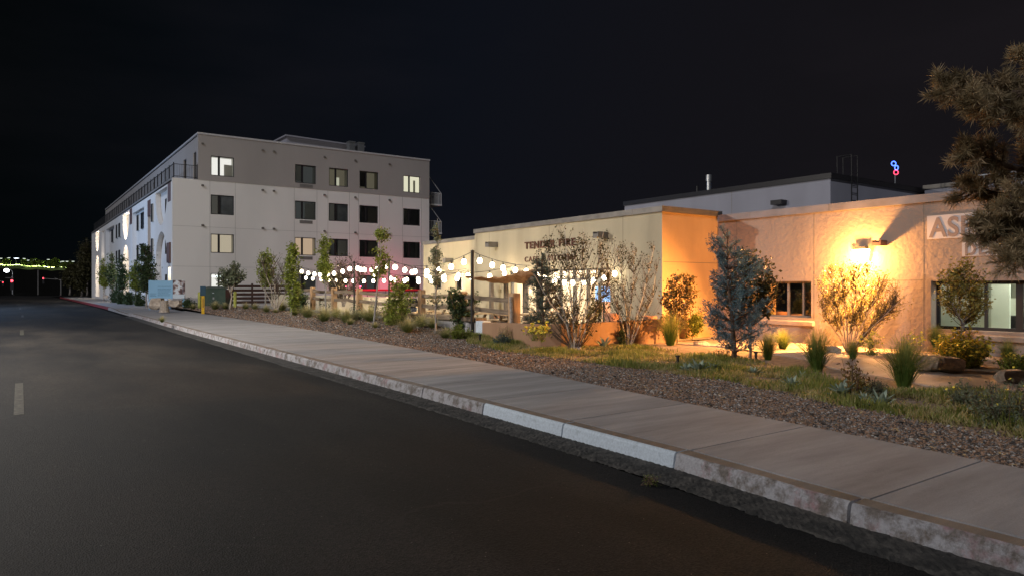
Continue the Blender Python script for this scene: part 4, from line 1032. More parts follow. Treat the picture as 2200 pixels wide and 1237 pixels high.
# picnic tables
def picnic(px, py, rz, label):
    D = (CAMH - .76) * FPX / (py - HY); p = P(px, py, D)
    r = empty('picnic_table', (p.x, p.y, .15), label, 'table', 'wooden picnic tables on the patio', rz)
    for i in range(4): MB().box((-.9, -.36 + i * .185, .56), (.9, -.36 + i * .185 + .17, .61)).build('table_plank', M['woodtop'], r, bevel=.004)
    for s_ in (-1, 1):
        MB().box((-.9, s_ * .68 - .13, .36), (.9, s_ * .68 + .13, .40)).build('bench_seat', M['woodtop'], r, bevel=.004)
        for e_ in (-.65, .65):
            b = MB(); b.bar((e_, s_ * .62, 0), (e_, s_ * .22, .56), .05, .09); b.build('leg', M['wood'], r)
    for e_ in (-.65, .65): MB().box((e_ - .025, -.78, .31), (e_ + .025, .78, .358)).build('cross_brace', M['wood'], r)
    return r
picnic(1025, 671, .2, 'picnic table left of the pale stake and last fence post'); picnic(1122, 673, -.1, 'picnic table between the fence post and the teal juniper')
picnic(905, 658, .1, 'picnic table beside the seated person'); picnic(1180, 668, 0, 'picnic table in front of the shop windows'); picnic(985, 661, .4, 'picnic table half hidden by the dark leafy shrub')
p = P(921, 664, 25.2)
def stool(p, label):
    r = empty('round_stool', (p.x, p.y, .15), label, 'stool')
    MB().lathe([(.24, .42), (.25, .44), (.25, .47), (.24, .48)], 18).build('seat', M['woodtop'], r)
    for k in range(3):
        t = k * 2.09; b = MB(); b.tube([(.2 * math.cos(t), .2 * math.sin(t), 0), (.1 * math.cos(t), .1 * math.sin(t), .42)], .018, 6); b.build('leg', M['blackm'], r)
q = P(922, HY, 31); stool(q, 'round wooden stool right of the seated person')
def planter(px, X, h, r0, label):
    p = P(px, HY, DX(px, X)); r = empty('planter_pot', (p.x, p.y, .15), label, 'planter', 'terracotta planters by the cafe')
    MB().lathe([(r0 * .78, 0), (r0 * .95, h * .55), (r0, h * .9), (r0 * 1.08, h * .9), (r0 * 1.08, h), (r0 * .92, h), (r0 * .9, h * .93)], 20).build('pot', M['terracotta'], r, smooth=False)
    MB().lathe([(r0 * .9, h * .86), (.02, h * .88)], 16).build('soil', M['dirt'], r)
planter(1315, 14.3, .72, .22, 'terracotta planter right of the shop windows'); planter(1395, 14.5, .68, .2, 'terracotta planter near the cafe corner')
planter(1065, 14.6, .6, .16, 'narrow terracotta planter between the pergola posts')
p = P(1064, HY, 25.0)
# handrail by the apartment wall; its glow stands in for red light on it
v = thing('red_lit_rail', 'red lit rail along the foot of the apartment building', 'railing', (24, 58.3, .15))
xa, xb = XonY(748, 58.2), XonY(905, 58.2)
b = MB(); b.bar((xa, 58.2, 1.42), (xb, 58.2, 1.42), .05, .16); b.build('top_rail', mat('red_rail_glow', (.25, .01, .015), .5, emit=(1, .02, .06), estr=.16), v)
b = MB()
for i in range(9): x = xa + (xb - xa) * i / 8; b.bar((x, 58.2, .15), (x, 58.2, 1.34), .05, .05)
b.build('baluster', M['blackm'], v)
for px, e_ in ((800, 80), (850, 85), (770, 22)): x = XonY(px, 58.3); point('red_light', (x, 57.2, 1.7), e_, (1, .07, .16), .1, v)

# ------------------------------------------------------------------ left side street furniture
def atG(px, py): p, D = G(px, py); return p, D
p = P(358, HY, 49); v = thing('info_sign', 'pale blue information board with picture panel on two legs', 'sign', (p.x, p.y, .3))
Rv, Fv = Vector((fc, -fs, 0)), Vector((fs, fc, 0)); D = 49; u_ = Rv
def SP(px, py, dd=0): return P(px, py, D + dd)
T = UM(SP(319, 641), Rv, (0, 0, 1), -Fv); k = D / FPX
MB().box((0, 0, -.05), (52 * k, 38.5 * k, 0), T).build('text_panel', M['signblue'], v)
MB().box((52.2 * k, 0, -.05), (78 * k, 39 * k, 0), T).build('picture_panel', M['signpic'], v)
MB().box((52.6 * k, .02, .001), (77.6 * k, 9 * k, .004), T).build('picture_caption', M['signwhite'], v)
b = MB()
for i, (x0, x1, yy) in enumerate([(20, 48, 25), (20, 48, 20), (20, 47, 17.2), (20, 48, 14.5), (20, 43, 11.8), (20, 47, 8.5), (20, 46, 6), (3, 17, 10), (3, 15, 7.5), (3, 17, 5)]):
    x = x0
    while x < x1: w_ = random.uniform(1.2, 3.4); b.box((x*k, yy*k, .001), (min(x + w_, x1)*k, (yy + .9)*k, .003), T); x += w_ + .5
b.build('printed_lines', M['signtext'], v)
for px in (322, 394.5): q0, q1 = SP(px, 600, .07), SP(px, 655, .07); MB().box((q0.x - .06, q0.y - .05, .1), (q0.x + .06, q0.y + .05, SP(px, 602).z)).build('leg', M['signblue'], v)

def bollard(px, py, top, D, label):
    p = P(px, py, D); h = (py - top) * D / FPX
    r = empty('bollard', (p.x, p.y, p.z - .1), label, 'bollard', 'yellow green bollards guarding the transformer'); 
    MB().lathe([(.095, 0), (.095, h + .02), (.09, h + .07), (.05, h + .1)], 14).build('post', M['lime'], r, smooth=False)
    MB().lathe([(.14, .02), (.14, .1), (.10, .11)], 14).build('footing', M['sidewalk'], r)
bollard(428.5, 662, 627, 44, 'faded yellow green bollard left of the transformer'); bollard(505, 663, 626, 43, 'faded yellow green bollard right of the small tree')
p = P(436, 672, 38.5); r = empty('marker_post', (p.x, p.y, p.z - .05), 'yellow utility marker post with dark blue top', 'marker post')
MB().box((-.075, -.03, 0), (.075, .03, .98)).build('post', M['yellow'], r, bevel=.008); MB().box((-.14, -.035, .99), (.14, .035, 1.50)).build('marker_top', mat('dark_blue_plastic', (.03, .07, .11), .4), r, bevel=.01)
MB().box((-.02, -.034, .35), (.02, -.031, .85)).build('warning_text', M['brownpanel'], r)
p = P(466, 657, 48); v = empty('transformer_box', (p.x, p.y, .30), 'dark green utility transformer box between the bollards', 'transformer', rz=-TH)
MB().box((-.83, -.6, .08), (.83, .6, 1.22)).build('cabinet', M['boxgreen'], v, bevel=.02); b = MB(); b.add([(-.86,-.63,1.22),(.86,-.63,1.22),(.86,.63,1.30),(-.86,.63,1.30),(-.86,-.63,1.28),(.86,-.63,1.28),(.86,.63,1.40),(-.86,.63,1.40)], [(0,3,2,1),(4,5,6,7),(0,1,5,4),(1,2,6,5),(2,3,7,6),(3,0,4,7)]); b.build('lid', M['boxgreen'], v)
MB().box((-1.0, -.8, -.1), (1.0, .8, .079)).build('pad', M['sidewalk'], v); MB().box((-.06, -.612, .95), (.06, -.602, .99)).build('label_plate', M['signwhite'], v)
MB().box((-.012, -.606, .1), (.012, -.602, 1.2)).build('door_gap', M['blackm'], v); MB().box((-.02, -.64, .55), (.09, -.60, .68)).build('handle', M['steel'], v)
# rocks
def rock(name, px, py, w, h, label, dp=.7, seed=0, cat='boulder', m='rock', D=None):
    p, D_ = atG(px, py) if D is None else (P(px, py, D), D)
    rg = np.random.default_rng(seed + 5); W_, H_ = w * D_ / FPX, h * D_ / FPX
    import bmesh
    bm = bmesh.new(); bmesh.ops.create_cube(bm, size=1); bmesh.ops.subdivide_edges(bm, edges=bm.edges, cuts=5, use_grid_fill=True)
    ph = rg.uniform(0, 6, 9); pls = [(Vector(rg.normal(0, 1, 3)).normalized(), rg.uniform(.42, .60)) for _ in range(12)]
    for vt in bm.verts:
        c = vt.co.copy(); r_ = c.length; c2 = c.normalized() * (.5 + .18 * (r_ - .5))
        c = c * .62 + c2 * .38
        for nn_, dd in pls:
            e_ = c.dot(nn_) - dd
            if e_ > 0: c -= nn_ * e_
        c += Vector((math.sin(c.y*9+ph[0]), math.sin(c.z*8+ph[1]), math.sin(c.x*7+ph[2]))) * .022 + Vector(rg.normal(0, .008, 3))
        vt.co = Vector((c.x * W_, c.y * W_ * dp, (c.z + .42) * H_ * 1.15))
    me = bpy.data.meshes.new(name); bm.to_mesh(me); bm.free(); me.materials.append(M[m]); me.shade_flat()
    o = link(name, me, None, (p.x, p.y, p.z - .02)); o.rotation_euler = (0, 0, -TH + rg.uniform(-.2, .2)); return tag(o, label, cat)
rock('boulder', 2015, 797, 100, 34, 'flat topped pale boulder beside the garden path', .6, 1)
rock('boulder', 2178, 822, 82, 30, 'brown boulder at the right edge of the path', .6, 2)
rock('boulder', 1507, 741, 34, 10, 'small flat brown rock behind the blue juniper', .6, 3)
rock('boulder', 1790, 757, 30, 16, 'dark rounded rock behind the tall grass clump', .7, 4)
rock('boulder', 336, 662, 30, 22, 'rough brown boulder left of the stump under the sign', .7, 5, D=42)
rock('boulder', 377, 658, 26, 14, 'low dark boulder right of the stump under the sign', .7, 6, D=44)
rock('boulder', 257, 641, 14, 9, 'pale block of stone near the street trees', .8, 7, D=66)
rock('boulder', 227, 640, 10, 7, 'small pale stone at the far street tree', .8, 8, D=80)
p = P(353, 664, 41); r = empty('tree_stump', (p.x, p.y, .2), 'weathered grey tree stump in front of the blue sign', 'stump')
MB().lathe([(.30, 0), (.25, .15), (.22, .4), (.215, .66), (.20, .68)], 14).build('trunk', M['bark'], r); MB().lathe([(.205, .681), (.01, .685)], 14).build('cut_face', M['woodtop'], r)
# irrigation stakes
for px, py, lb in ((1031, 738, 'short black stake in the grass below the ochre wall end'), (1222, 758, 'short black stake at the foot of the pale multi stem tree'), (1456, 784, 'short black stake in the grass left of the blue juniper'), (1624, 776, 'short black stake right of the blue juniper'), (1348, 748, 'tiny black stake by the second multi stem tree')):
    p, D = atG(px, py); h = 18 * D / FPX; r = empty('garden_stake', p, lb, 'stake', 'black stakes in the grass')
    MB().box((-.018, -.018, -.05), (.018, .018, h)).build('stake', M['blackm'], r); MB().box((-.03, -.03, h), (.03, .03, h + .03)).build('stake_head', M['blackm'], r)
# the bent drip pipe hoops
for i, (px, py, w_) in enumerate(((1545, 797, 50), (1605, 790, 34), (1378, 762, 30))):
    p, D = atG(px, py); R_ = w_ * D / FPX / 2; b = MB()
    b.tube([Rv * (R_ * math.cos(t)) + Vector((0, 0, .45 * R_ * math.sin(t))) + Fv * (.1 * math.sin(2*t)) for t in np.linspace(0, math.pi, 10)], .008, 5)
    tag(b.build('drip_hose', M['blackm'], None, p), ['thin black hose arching left of the blue juniper trunk', 'thin black hose arching over grass right of the juniper', 'thin black hose arching in the grass by the second pale tree'][i], 'hose')
# seated person
p = P(886, HY, 31.5); per = empty('person', (p.x, p.y, .15), 'person in a black shirt seated with back to the street', 'person', rz=-TH + .3)
def skin(name, verts, edges, radii, m, par, root=0, sub=1):
    me = bpy.data.meshes.new(name); me.from_pydata(verts, edges, []); o = link(name, me, par)
    md = o.modifiers.new('s', 'SKIN'); lay = me.skin_vertices[0].data if me.skin_vertices else None
    if lay is None:
        bpy.context.view_layer.objects.active = o; lay = me.skin_vertices.new().data if hasattr(me.skin_vertices, 'new') else None
    for i, r_ in enumerate(radii):
        lay[i].radius = (r_, r_) if not isinstance(r_, tuple) else r_
    lay[root].use_root = True
    sb = o.modifiers.new('d', 'SUBSURF'); sb.levels = sb.render_levels = sub
    dg = bpy.context.evaluated_depsgraph_get(); m2 = bpy.data.meshes.new_from_object(o.evaluated_get(dg)); bpy.data.objects.remove(o)
    m2.materials.clear(); m2.materials.append(m); m2.shade_smooth(); return link(name, m2, par)
def body():
    V = []; E = []; R_ = []
    def a(p, r, c=None):
        V.append(p); R_.append(r)
        if c is not None: E.append((c, len(V) - 1))
        return len(V) - 1
    pel = a((0, 0, .50), .14); sp_ = a((0, .05, .68), .125, pel); ch = a((0, .13, .88), .145, sp_); nk = a((0, .19, 1.02), .055, ch)
    hd = a((0, .22, 1.09), .075, nk); h2 = a((0, .24, 1.18), .088, hd); h3 = a((0, .235, 1.25), .06, h2); a((0, .335, 1.15), .014, hd if False else h2)
    for s_ in (-1, 1):
        sh_ = a((s_ * .19, .14, .93), .058, ch); el = a((s_ * .27, .24, .70), .042, sh_); wr = a((s_ * .16, .46, .66), .028, el); pm = a((s_ * .13, .53, .65), .032, wr)
        for f_ in range(5):
            ax = s_ * (.13 + (f_ - 2) * .016); k1 = a((ax, .585, .655 - .003 * f_), .009, pm); a((ax, .615 + .006 * (2 - abs(f_ - 2)), .635), .008, k1)
        hp = a((s_ * .10, .02, .47), .085, pel); kn = a((s_ * .14, .44, .46), .06, hp); an_ = a((s_ * .14, .40, .09), .04, kn); a((s_ * .15, .54, .04), .036, an_)
        a((s_ * .085, .235, 1.15), .016, h2)
    return V, E, R_
try:
    V, E, R_ = body(); skin('body', V, E, R_, M['skin'], per)
    k = 1.12
    skin('shirt', [(0, .0, .49), (0, .05, .68), (0, .13, .88), (0, .17, .975), (-.19, .14, .93), (-.255, .22, .76), (.19, .14, .93), (.255, .22, .76)], [(0,1),(1,2),(2,3),(2,4),(4,5),(2,6),(6,7)], [.165,.15,.17,.085,.075,.06,.075,.06], M['shirt'], per)
    skin('trousers', [(0, 0, .47), (-.10, .02, .46), (-.14, .44, .455), (-.14, .40, .14), (.10, .02, .46), (.14, .44, .455), (.14, .40, .14)], [(0,1),(1,2),(2,3),(0,4),(4,5),(5,6)], [.15,.10,.072,.055,.10,.072,.055], M['jeans'], per)
    skin('hair', [(0, .20, 1.13), (0, .215, 1.20), (0, .235, 1.265)], [(0,1),(1,2)], [.075, .09, .07], M['hair'], per)
except Exception as ex_: print('PERSON', ex_)
r = empty('patio_bench', (p.x, p.y, .15), 'plank bench under the seated person', 'bench', rz=-TH + .3)
MB().box((-.7, -.18, .30), (.7, .18, .345)).build('seat', M['woodtop'], r)
for e_ in (-.55, .55): MB().box((e_ - .03, -.15, 0), (e_ + .03, .15, .299)).build('leg', M['wood'], r)

# ------------------------------------------------------------------ far left: hill, lamps, signals
def far(px, py, D): return P(px, py, D)
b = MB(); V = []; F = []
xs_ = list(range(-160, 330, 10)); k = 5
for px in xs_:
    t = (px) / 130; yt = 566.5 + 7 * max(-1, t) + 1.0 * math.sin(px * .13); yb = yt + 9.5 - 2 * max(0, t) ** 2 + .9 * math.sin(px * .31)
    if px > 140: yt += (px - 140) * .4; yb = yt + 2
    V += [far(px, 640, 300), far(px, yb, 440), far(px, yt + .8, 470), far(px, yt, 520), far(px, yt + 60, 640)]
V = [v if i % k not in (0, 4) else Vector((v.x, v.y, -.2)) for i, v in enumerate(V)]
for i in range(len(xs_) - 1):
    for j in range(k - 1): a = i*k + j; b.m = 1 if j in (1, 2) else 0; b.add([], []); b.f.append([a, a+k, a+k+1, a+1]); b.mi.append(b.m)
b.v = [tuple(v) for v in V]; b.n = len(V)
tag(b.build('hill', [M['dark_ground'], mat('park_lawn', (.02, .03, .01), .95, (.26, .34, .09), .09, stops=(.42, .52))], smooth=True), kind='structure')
lamp_px = [(2, 556), (19, 555), (35, 556), (52, 556.5), (60, 560), (73, 559), (104, 558.5), (118, 559), (129, 563.5), (135, 562.5), (144, 562.5), (157, 562.5)]
nm = ['first from the left edge', 'second from the left edge', 'brightest, third from left', 'fourth from left', 'fifth, shorter, from left', 'sixth from left', 'seventh from left', 'eighth from left', 'ninth from left', 'tenth from left', 'eleventh from left', 'last, nearest the dark trees']
for i, (px, py) in enumerate(lamp_px):
    D = 478; p = far(px, py, D); yb = 569 + 6.5 * px / 130; q = far(px, yb, D); k_ = D / FPX
    r = empty('street_lamp', (p.x, p.y, q.z), 'tiny hilltop park lamp, ' + nm[i], 'street lamp', 'park lamps lit along the far hilltop', rz=-TH)
    h = p.z - q.z
    MB().box((-.06, -.06, -1), (.06, .06, h)).build('pole', M['blackm'], r)
    s_ = 1.6 if i == 2 else 1.0
    b = MB(); b.add([(-1.0*s_, -.3, h+.3), (1.0*s_, -.3, h+.3), (1.0*s_, .3, h+.3), (-1.0*s_, .3, h+.3), (-.3, -.2, h), (.3, -.2, h), (.3, .2, h), (-.3, .2, h)], [(0,3,2,1)[::-1], (4,7,6,5), (4,5,1,0), (5,6,2,1), (6,7,3,2), (7,4,0,3)])
    b.build('lamp_head', emis('park_lamp', (.9, 1, .85) if i != 2 else (.8, .9, 1), 1.6 if i != 2 else 8), r)
    if i in (0, 2, 4, 6, 8, 10): point('park_light', (0, -8, h + 2), 42000, (.95, 1, .7), 1, r, 'SPOT', 124, (0, .15, -1))
for i, (px, py, rx, ry) in enumerate(((14, 562, 6, 4), (52, 563, 6, 5), (73, 562, 8, 5), (86, 564, 7, 4), (109, 565, 6, 5), (119, 562, 4, 5), (122, 569, 4, 4), (137, 569, 5, 4), (150, 568, 3, 3))):
    r = None
    FAR_TREES = globals().setdefault('FAR_TREES', []); FAR_TREES.append((px, py, rx, ry))
pr = P(14, 581, 190); q = P(27, 620, 190)
r = thing('street_lamp', 'bright white street lamp at the far left crossing', 'street lamp', (q.x, q.y, 0))
b = MB(); q1 = P(27, 584, 190); b.tube([(q.x, q.y, -.1), (q1.x, q1.y, q1.z), tuple(P(22, 579, 190)), tuple(P(16, 580, 190))], [.14, .10, .07, .06], 8); b.build('pole', M['rail'], r)
b = MB(); c = P(14, 581.5, 190); b.lathe([(.1, .5), (.55, .3), (.62, 0), (.5, -.3), (.1, -.45)], 12, (c.x, c.y, c.z)); b.build('lamp_head', emis('white_lamp', (.9, .95, 1), 14), r)
def signal(px, py, D, s_, poles, label):
    c = P(px, py, D); r = thing('traffic_light', label, 'traffic light', (c.x, c.y, 0), 'red traffic lights at the far crossing')
    b = MB(); T_ = UM((c.x, c.y, c.z), Rv, (0, 0, 1), -Fv); b.box((-.2*s_, -1.0*s_, -.25), (.2*s_, .28*s_, -.02), T_); b.build('housing', M['blackm'], r)
    for j, z_ in enumerate((0, -.36, -.72)):
        b = MB(); b.add([T_ @ Vector((.14*s_*math.cos(t), z_*s_ + .14*s_*math.sin(t), 0)) for t in np.linspace(0, 5.8, 12)], [tuple(range(12))])
        b.build('lens', emis('red_signal', (1, .04, .06), 9) if j == 0 else M['blackm'], r)
    for a_, c_, rr_ in poles: b = MB(); b.tube([P(*a_, D), P(*c_, D)], rr_, 6); b.build('mast', M['barkg'], r)
signal(25.5, 603.5, 150, 1.9, [((12, 597), (29, 597), .06)], 'red traffic light under the white street lamp')
signal(93, 598, 160, 1.2, [((93, 598), (131, 601), .06), ((131, 600), (131, 634), .12), ((118, 598), (131, 602), .07)], 'red traffic light hanging from the mast arm')
signal(6, 606.5, 190, 1.0, [((0, 604), (8, 604), .05)], 'small red traffic light at the left picture edge')
c = P(82, 580, 170); b = MB(); b.tube([(c.x, c.y, 0), (c.x, c.y, c.z)], .12, 6); tag(b.build('utility_pole', M['barkg']), 'tall thin dark pole between the two traffic lights', 'pole')

# ------------------------------------------------------------------ plants
def unit(a): return a / (np.linalg.norm(a, axis=-1, keepdims=True) + 1e-9)
def leafquads(c, ll, lw, rg, droop=0.0, dirs=None):
    n = len(c); d = unit(rg.normal(0, 1, (n, 3)) + np.array([0, 0, -droop])) if dirs is None else dirs
    e = unit(np.cross(d, rg.normal(0, 1, (n, 3)))); s = rg.uniform(.45, 1.45, (n, 1)); L1 = d * ll * s; W1 = e * lw * s * .5
    return np.stack([c, c + L1 * .5 + W1, c + L1, c + L1 * .5 - W1], 1)
def cam_local(px, py, D, base, dd=0.0):
    p = P(px, py, D) + Fv * dd; return p - base
SEED = [100]
def tree(name, label, cat, px, py, blobs, stems, ntw, nl, ll, lw, clump, lm, bm='bark', group=None, D=None, r0=.03, tw=.006, kel=.9, dsc=.8,
         trunk_top=None, droop=.2, jag=.05, crown_name='crown', parts=None, tuft=False, start=.35):
    SEED[0] += 1; rg = np.random.default_rng(SEED[0]); rnd = random.Random(SEED[0])
    if D is None: base, D = atG(px, py)
    else: base = P(px, py, D)
    k = D / FPX
    root = empty(name, base, label, cat, group)
    b = MB(); S = []
    for st in stems:                                   # stem: list of (px,py[,depth m]) from the ground up
        pts = []; dz = rnd.uniform(-1, 1)
        for i, q in enumerate(st):
            t = i / max(1, len(st) - 1); dd = q[2] if len(q) > 2 else dz * t * .5 * abs(st[-1][0] - px) * k + dz * t * .12
            pts.append(cam_local(q[0], q[1], D, base, dd))
        pts[0].z -= .06
        pp_ = []
        for i in range(len(pts) - 1):
            for t in np.linspace(0, 1, 6, endpoint=False):
                j = pts[i].lerp(pts[i+1], t); pp_.append(j + Vector((rnd.gauss(0, 1), rnd.gauss(0, 1), 0)) * jag * k * 12 * (0 if (i == 0 and t == 0) else 1))
        pp_.append(pts[-1]); n = len(pp_)
        rr = [r0 * (1 - .80 * i / (n - 1)) for i in range(n)]; rr[0] *= 1.35
        b.tube(pp_, rr, 8)
        for i in range(n): S.append((*pp_[i], rr[i]))
    b.m = 1
    S = np.array(S); W_ = np.array([bl[4] if len(bl) > 4 else bl[2] * bl[3] for bl in blobs], float); W_ /= W_.sum()
    cs = []
    for q in range(ntw):
        bl = blobs[rg.choice(len(blobs), p=W_)]; v = unit(rg.normal(0, 1, 3)) * rg.uniform(.15, 1) ** .42
        T_ = np.array(cam_local(bl[0] + v[0] * bl[2], bl[1] - v[2] * bl[3], D, base)) + np.array(Fv) * v[1] * bl[2] * k * dsc
        hd = np.linalg.norm(S[:, :2] - T_[:2], axis=1); dz = T_[2] - S[:, 2]
        cost = np.abs(dz - kel * hd) + hd * .35 + (S[:, 3] > r0 * .98) * .3 + rg.uniform(0, .25 * bl[2] * k, len(S))
        i = int(cost.argmin()); A_ = S[i, :3]; ln = np.linalg.norm(T_ - A_)
        mid = A_ * .5 + T_ * .5 + np.array([0, 0, -ln * .10]) + rg.normal(0, ln * .07, 3)
        ts = np.linspace(0, 1, 5)[:, None]; path = (1-ts)**2 * A_ + 2*ts*(1-ts) * mid + ts**2 * T_
        b.tube([Vector(p) for p in path], [min(S[i, 3] * .6, tw * 1.8), tw * 1.3, tw, tw * .7, tw * .35], 4, cap=False)
        n = max(2, int(nl * rg.uniform(.5, 1.5))); t = rg.uniform(start, 1.04, n)[:, None]
        cs.append((1-t)**2 * A_ + 2*t*(1-t) * mid + t**2 * T_ + rg.normal(0, clump, (n, 3)) * (.5 + .7 * t))
    b.build('trunk', [M[bm], M['barkt']], root, smooth=True)
    c = np.concatenate(cs)
    quads(crown_name, leafquads(c, ll, lw, rg, droop), lm, root)
    return root, base, D
# big pale multi-stem trees in front of the cafe
tree('multi_stem_tree', 'sparse multi stem tree with pale trunks hiding the TENDER FIRE lettering', 'tree', 1236, 752,
     [(1215, 520, 55, 45), (1270, 540, 55, 60), (1180, 560, 45, 60), (1235, 610, 85, 60), (1300, 520, 28, 40), (1160, 640, 35, 35), (1250, 670, 75, 30), (1310, 600, 28, 55), (1195, 690, 30, 16)],
     [[(1233, 752), (1222, 700), (1195, 620), (1172, 530)], [(1235, 752), (1232, 690), (1222, 600), (1212, 490)], [(1237, 752), (1240, 690), (1252, 600), (1256, 490)], [(1240, 752), (1250, 700), (1280, 610), (1302, 490)],
      [(1242, 752), (1266, 690), (1305, 630), (1325, 560)], [(1231, 752), (1216, 695), (1180, 650), (1145, 590)], [(1238, 752), (1236, 700), (1240, 640), (1232, 540)]],
     300, 11, .048, .032, .03, L['shrub'], 'barkw', r0=.026, tw=.005, kel=1.9, jag=.03, group='pale multi stem trees by the cafe')
tree('multi_stem_tree', 'bare looking multi stem tree with tiny leaves left of the cafe corner', 'tree', 1350, 741,
     [(1340, 580, 50, 60), (1385, 585, 38, 55), (1310, 620, 35, 50), (1355, 650, 50, 40), (1400, 540, 18, 30), (1345, 540, 25, 30), (1400, 650, 22, 22)],
     [[(1348, 741), (1335, 690), (1308, 620), (1290, 565)], [(1350, 741), (1345, 680), (1335, 600), (1322, 530)], [(1351, 741), (1352, 680), (1360, 600), (1362, 520)], [(1353, 741), (1365, 690), (1385, 610), (1402, 530)], [(1354, 741), (1378, 690), (1405, 640), (1415, 570)]],
     240, 9, .042, .028, .03, L['shrub'], 'barkw', r0=.024, tw=.0045, kel=1.8, jag=.03, group='pale multi stem trees by the cafe')
tree('dark_shrub', 'small dark leafy shrub at the foot of the second multi stem tree', 'shrub', 1335, 742, [(1335, 722, 16, 18)], [[(1335, 742), (1333, 720), (1330, 706)]], 30, 16, .06, .04, .03, L['deep'], 'barkd', r0=.012, tw=.004)
tree('leafy_shrub', 'yellow green leafy shrub behind the pale trunks at the ochre wall', 'shrub', 1277, 735, [(1275, 690, 24, 42), (1285, 655, 18, 30)], [[(1277, 735), (1270, 690), (1268, 650)], [(1278, 735), (1285, 690), (1290, 640)], [(1276, 735), (1276, 690), (1280, 660)]], 110, 16, .055, .03, .035, L['gold'], 'barkd', r0=.012, tw=.004, kel=1.6)
tree('russet_tree', 'small rounded tree with russet leaves against the orange lit wall', 'tree', 1455, 738,
     [(1455, 610, 25, 25), (1440, 640, 28, 28), (1478, 640, 26, 28), (1455, 672, 34, 22), (1480, 600, 18, 18)],
     [[(1455, 738), (1456, 690), (1452, 640), (1455, 590)], [(1456, 690), (1472, 655), (1480, 610)], [(1456, 690), (1438, 665), (1428, 640)]], 150, 13, .075, .05, .045, L['red'], 'bark', r0=.026, tw=.006, kel=1.0)
tree('dense_shrub', 'dense dark green shrub on the left of the blue juniper', 'shrub', 1487, 729, [(1487, 700, 20, 26), (1500, 690, 18, 22)], [[(1487, 729), (1487, 705), (1488, 680)]], 70, 30, .055, .035, .05, L['green'], 'barkd', r0=.012)
# conifers
def conifer(name, label, px, py, prof, nw, ntuft, lm, ll=.05, lw=.013, D=None, group=None, lean=0, bark='barkd', r0=.05, el=.35, bare=0.0, loose=.04):
    """prof: (py, left px, right px) rows from the top down; branches leave the trunk and carry plumes of needles"""
    SEED[0] += 1; rg = np.random.default_rng(SEED[0])
    if D is None: base, D = atG(px, py)
    else: base = P(px, py, D)
    k = D / FPX; root = empty(name, base, label, 'tree', group); b = MB()
    ys_ = [p_[0] for p_ in prof]; top = ys_[0]; trunk = []
    for i in range(14):
        t = i / 13; trunk.append(cam_local(px + lean * t + 3 * math.sin(t * 7), py + (top - py) * t, D, base, .05 * math.sin(t * 5)))
    trunk[0].z -= .05; b.tube(trunk, [r0 * (1 - .88 * i / 13) for i in range(14)], 8)
    H = trunk[-1].z; cs = []; ds = []
    for q in range(nw):
        yy = top + (ys_[-1] - top) * (rg.uniform() ** .85)
        l_ = interp([(p_[0], p_[1]) for p_ in prof], yy); r_ = interp([(p_[0], p_[2]) for p_ in prof], yy)
        t = (py - yy) / (py - top); cx_ = px + lean * t; az = rg.uniform(0, 2 * math.pi); ca_ = math.cos(az)
        reach = ((r_ - cx_) if ca_ > 0 else (cx_ - l_)) * rg.uniform(.55, 1.05)
        side = Vector((Rv * ca_ + Fv * math.sin(az))); R_ = max(.04, reach * k)
        tip = cam_local(px, yy, D, base) + Rv * (cx_ - px) * k + side * R_
        st_t = max(.02, min(.97, t - el * R_ / max(.3, H))); A_ = trunk[0].lerp(trunk[-1], st_t) if False else trunk[min(13, int(st_t * 13))]
        mid = A_.lerp(tip, .55) + Vector((0, 0, -.06 * R_))
        pts = [A_.lerp(mid, s_) .lerp(mid.lerp(tip, s_), s_) for s_ in (0, .25, .5, .75, 1)]
        b.tube(pts, [.012, .009, .007, .005, .003], 4, cap=False)
        n = max(3, int(ntuft * (.4 + R_)))
        for j in range(n):
            s_ = rg.uniform(bare, 1.0) ** .7; c = A_.lerp(mid, s_).lerp(mid.lerp(tip, s_), s_); dr = (tip - A_).normalized() + Vector((0, 0, .35)) + Vector(rg.normal(0, .55, 3))
            dr.normalize(); ln = .13 * rg.uniform(.5, 1.2) * min(1.3, .5 + R_)
            m_ = 16; u_ = rg.uniform(0, 1, m_)[:, None]
            cs.append(np.array(c) + np.array(dr) * ln * u_ + rg.normal(0, loose * .5, (m_, 3)) * (1.1 - .7 * u_)); ds.append(unit(np.array(dr) + rg.normal(0, .65, (m_, 3))))
    b.build('trunk', M[bark], root, smooth=True)
    quads('crown', leafquads(np.concatenate(cs), ll, lw, rg, dirs=np.concatenate(ds)), lm, root)
conifer('blue_juniper', 'blue grey juniper with open drooping plumes in front of the office window', 1578, 778,
        [(492, 1520, 1540), (520, 1510, 1600), (545, 1535, 1622), (580, 1528, 1640), (640, 1520, 1650), (690, 1512, 1658), (720, 1505, 1655), (742, 1540, 1610)], 125, 11, L['blue'], lean=-18, r0=.055, loose=.055, bare=.15)
conifer('teal_juniper', 'dark teal juniper behind the yellow flowers at the patio corner', 1165, 738,
        [(545, 1150, 1165), (590, 1140, 1190), (640, 1128, 1225), (680, 1118, 1235), (712, 1125, 1230)], 150, 11, L['teal'], D=18.5, r0=.04, el=.2, loose=.06)
tree('leafy_tree', 'green leafed tree half hidden behind the blue juniper', 'tree', 1612, 768,
     [(1600, 560, 35, 35), (1635, 590, 40, 40), (1655, 625, 32, 30), (1620, 640, 45, 35), (1560, 620, 30, 40)],
     [[(1612, 768), (1612, 700), (1608, 630), (1602, 545)], [(1612, 700), (1635, 640), (1655, 590)], [(1612, 700), (1590, 650), (1570, 600)]], 210, 15, .075, .045, .05, L['shrub'], 'barkg', r0=.032, tw=.007, kel=1.0)
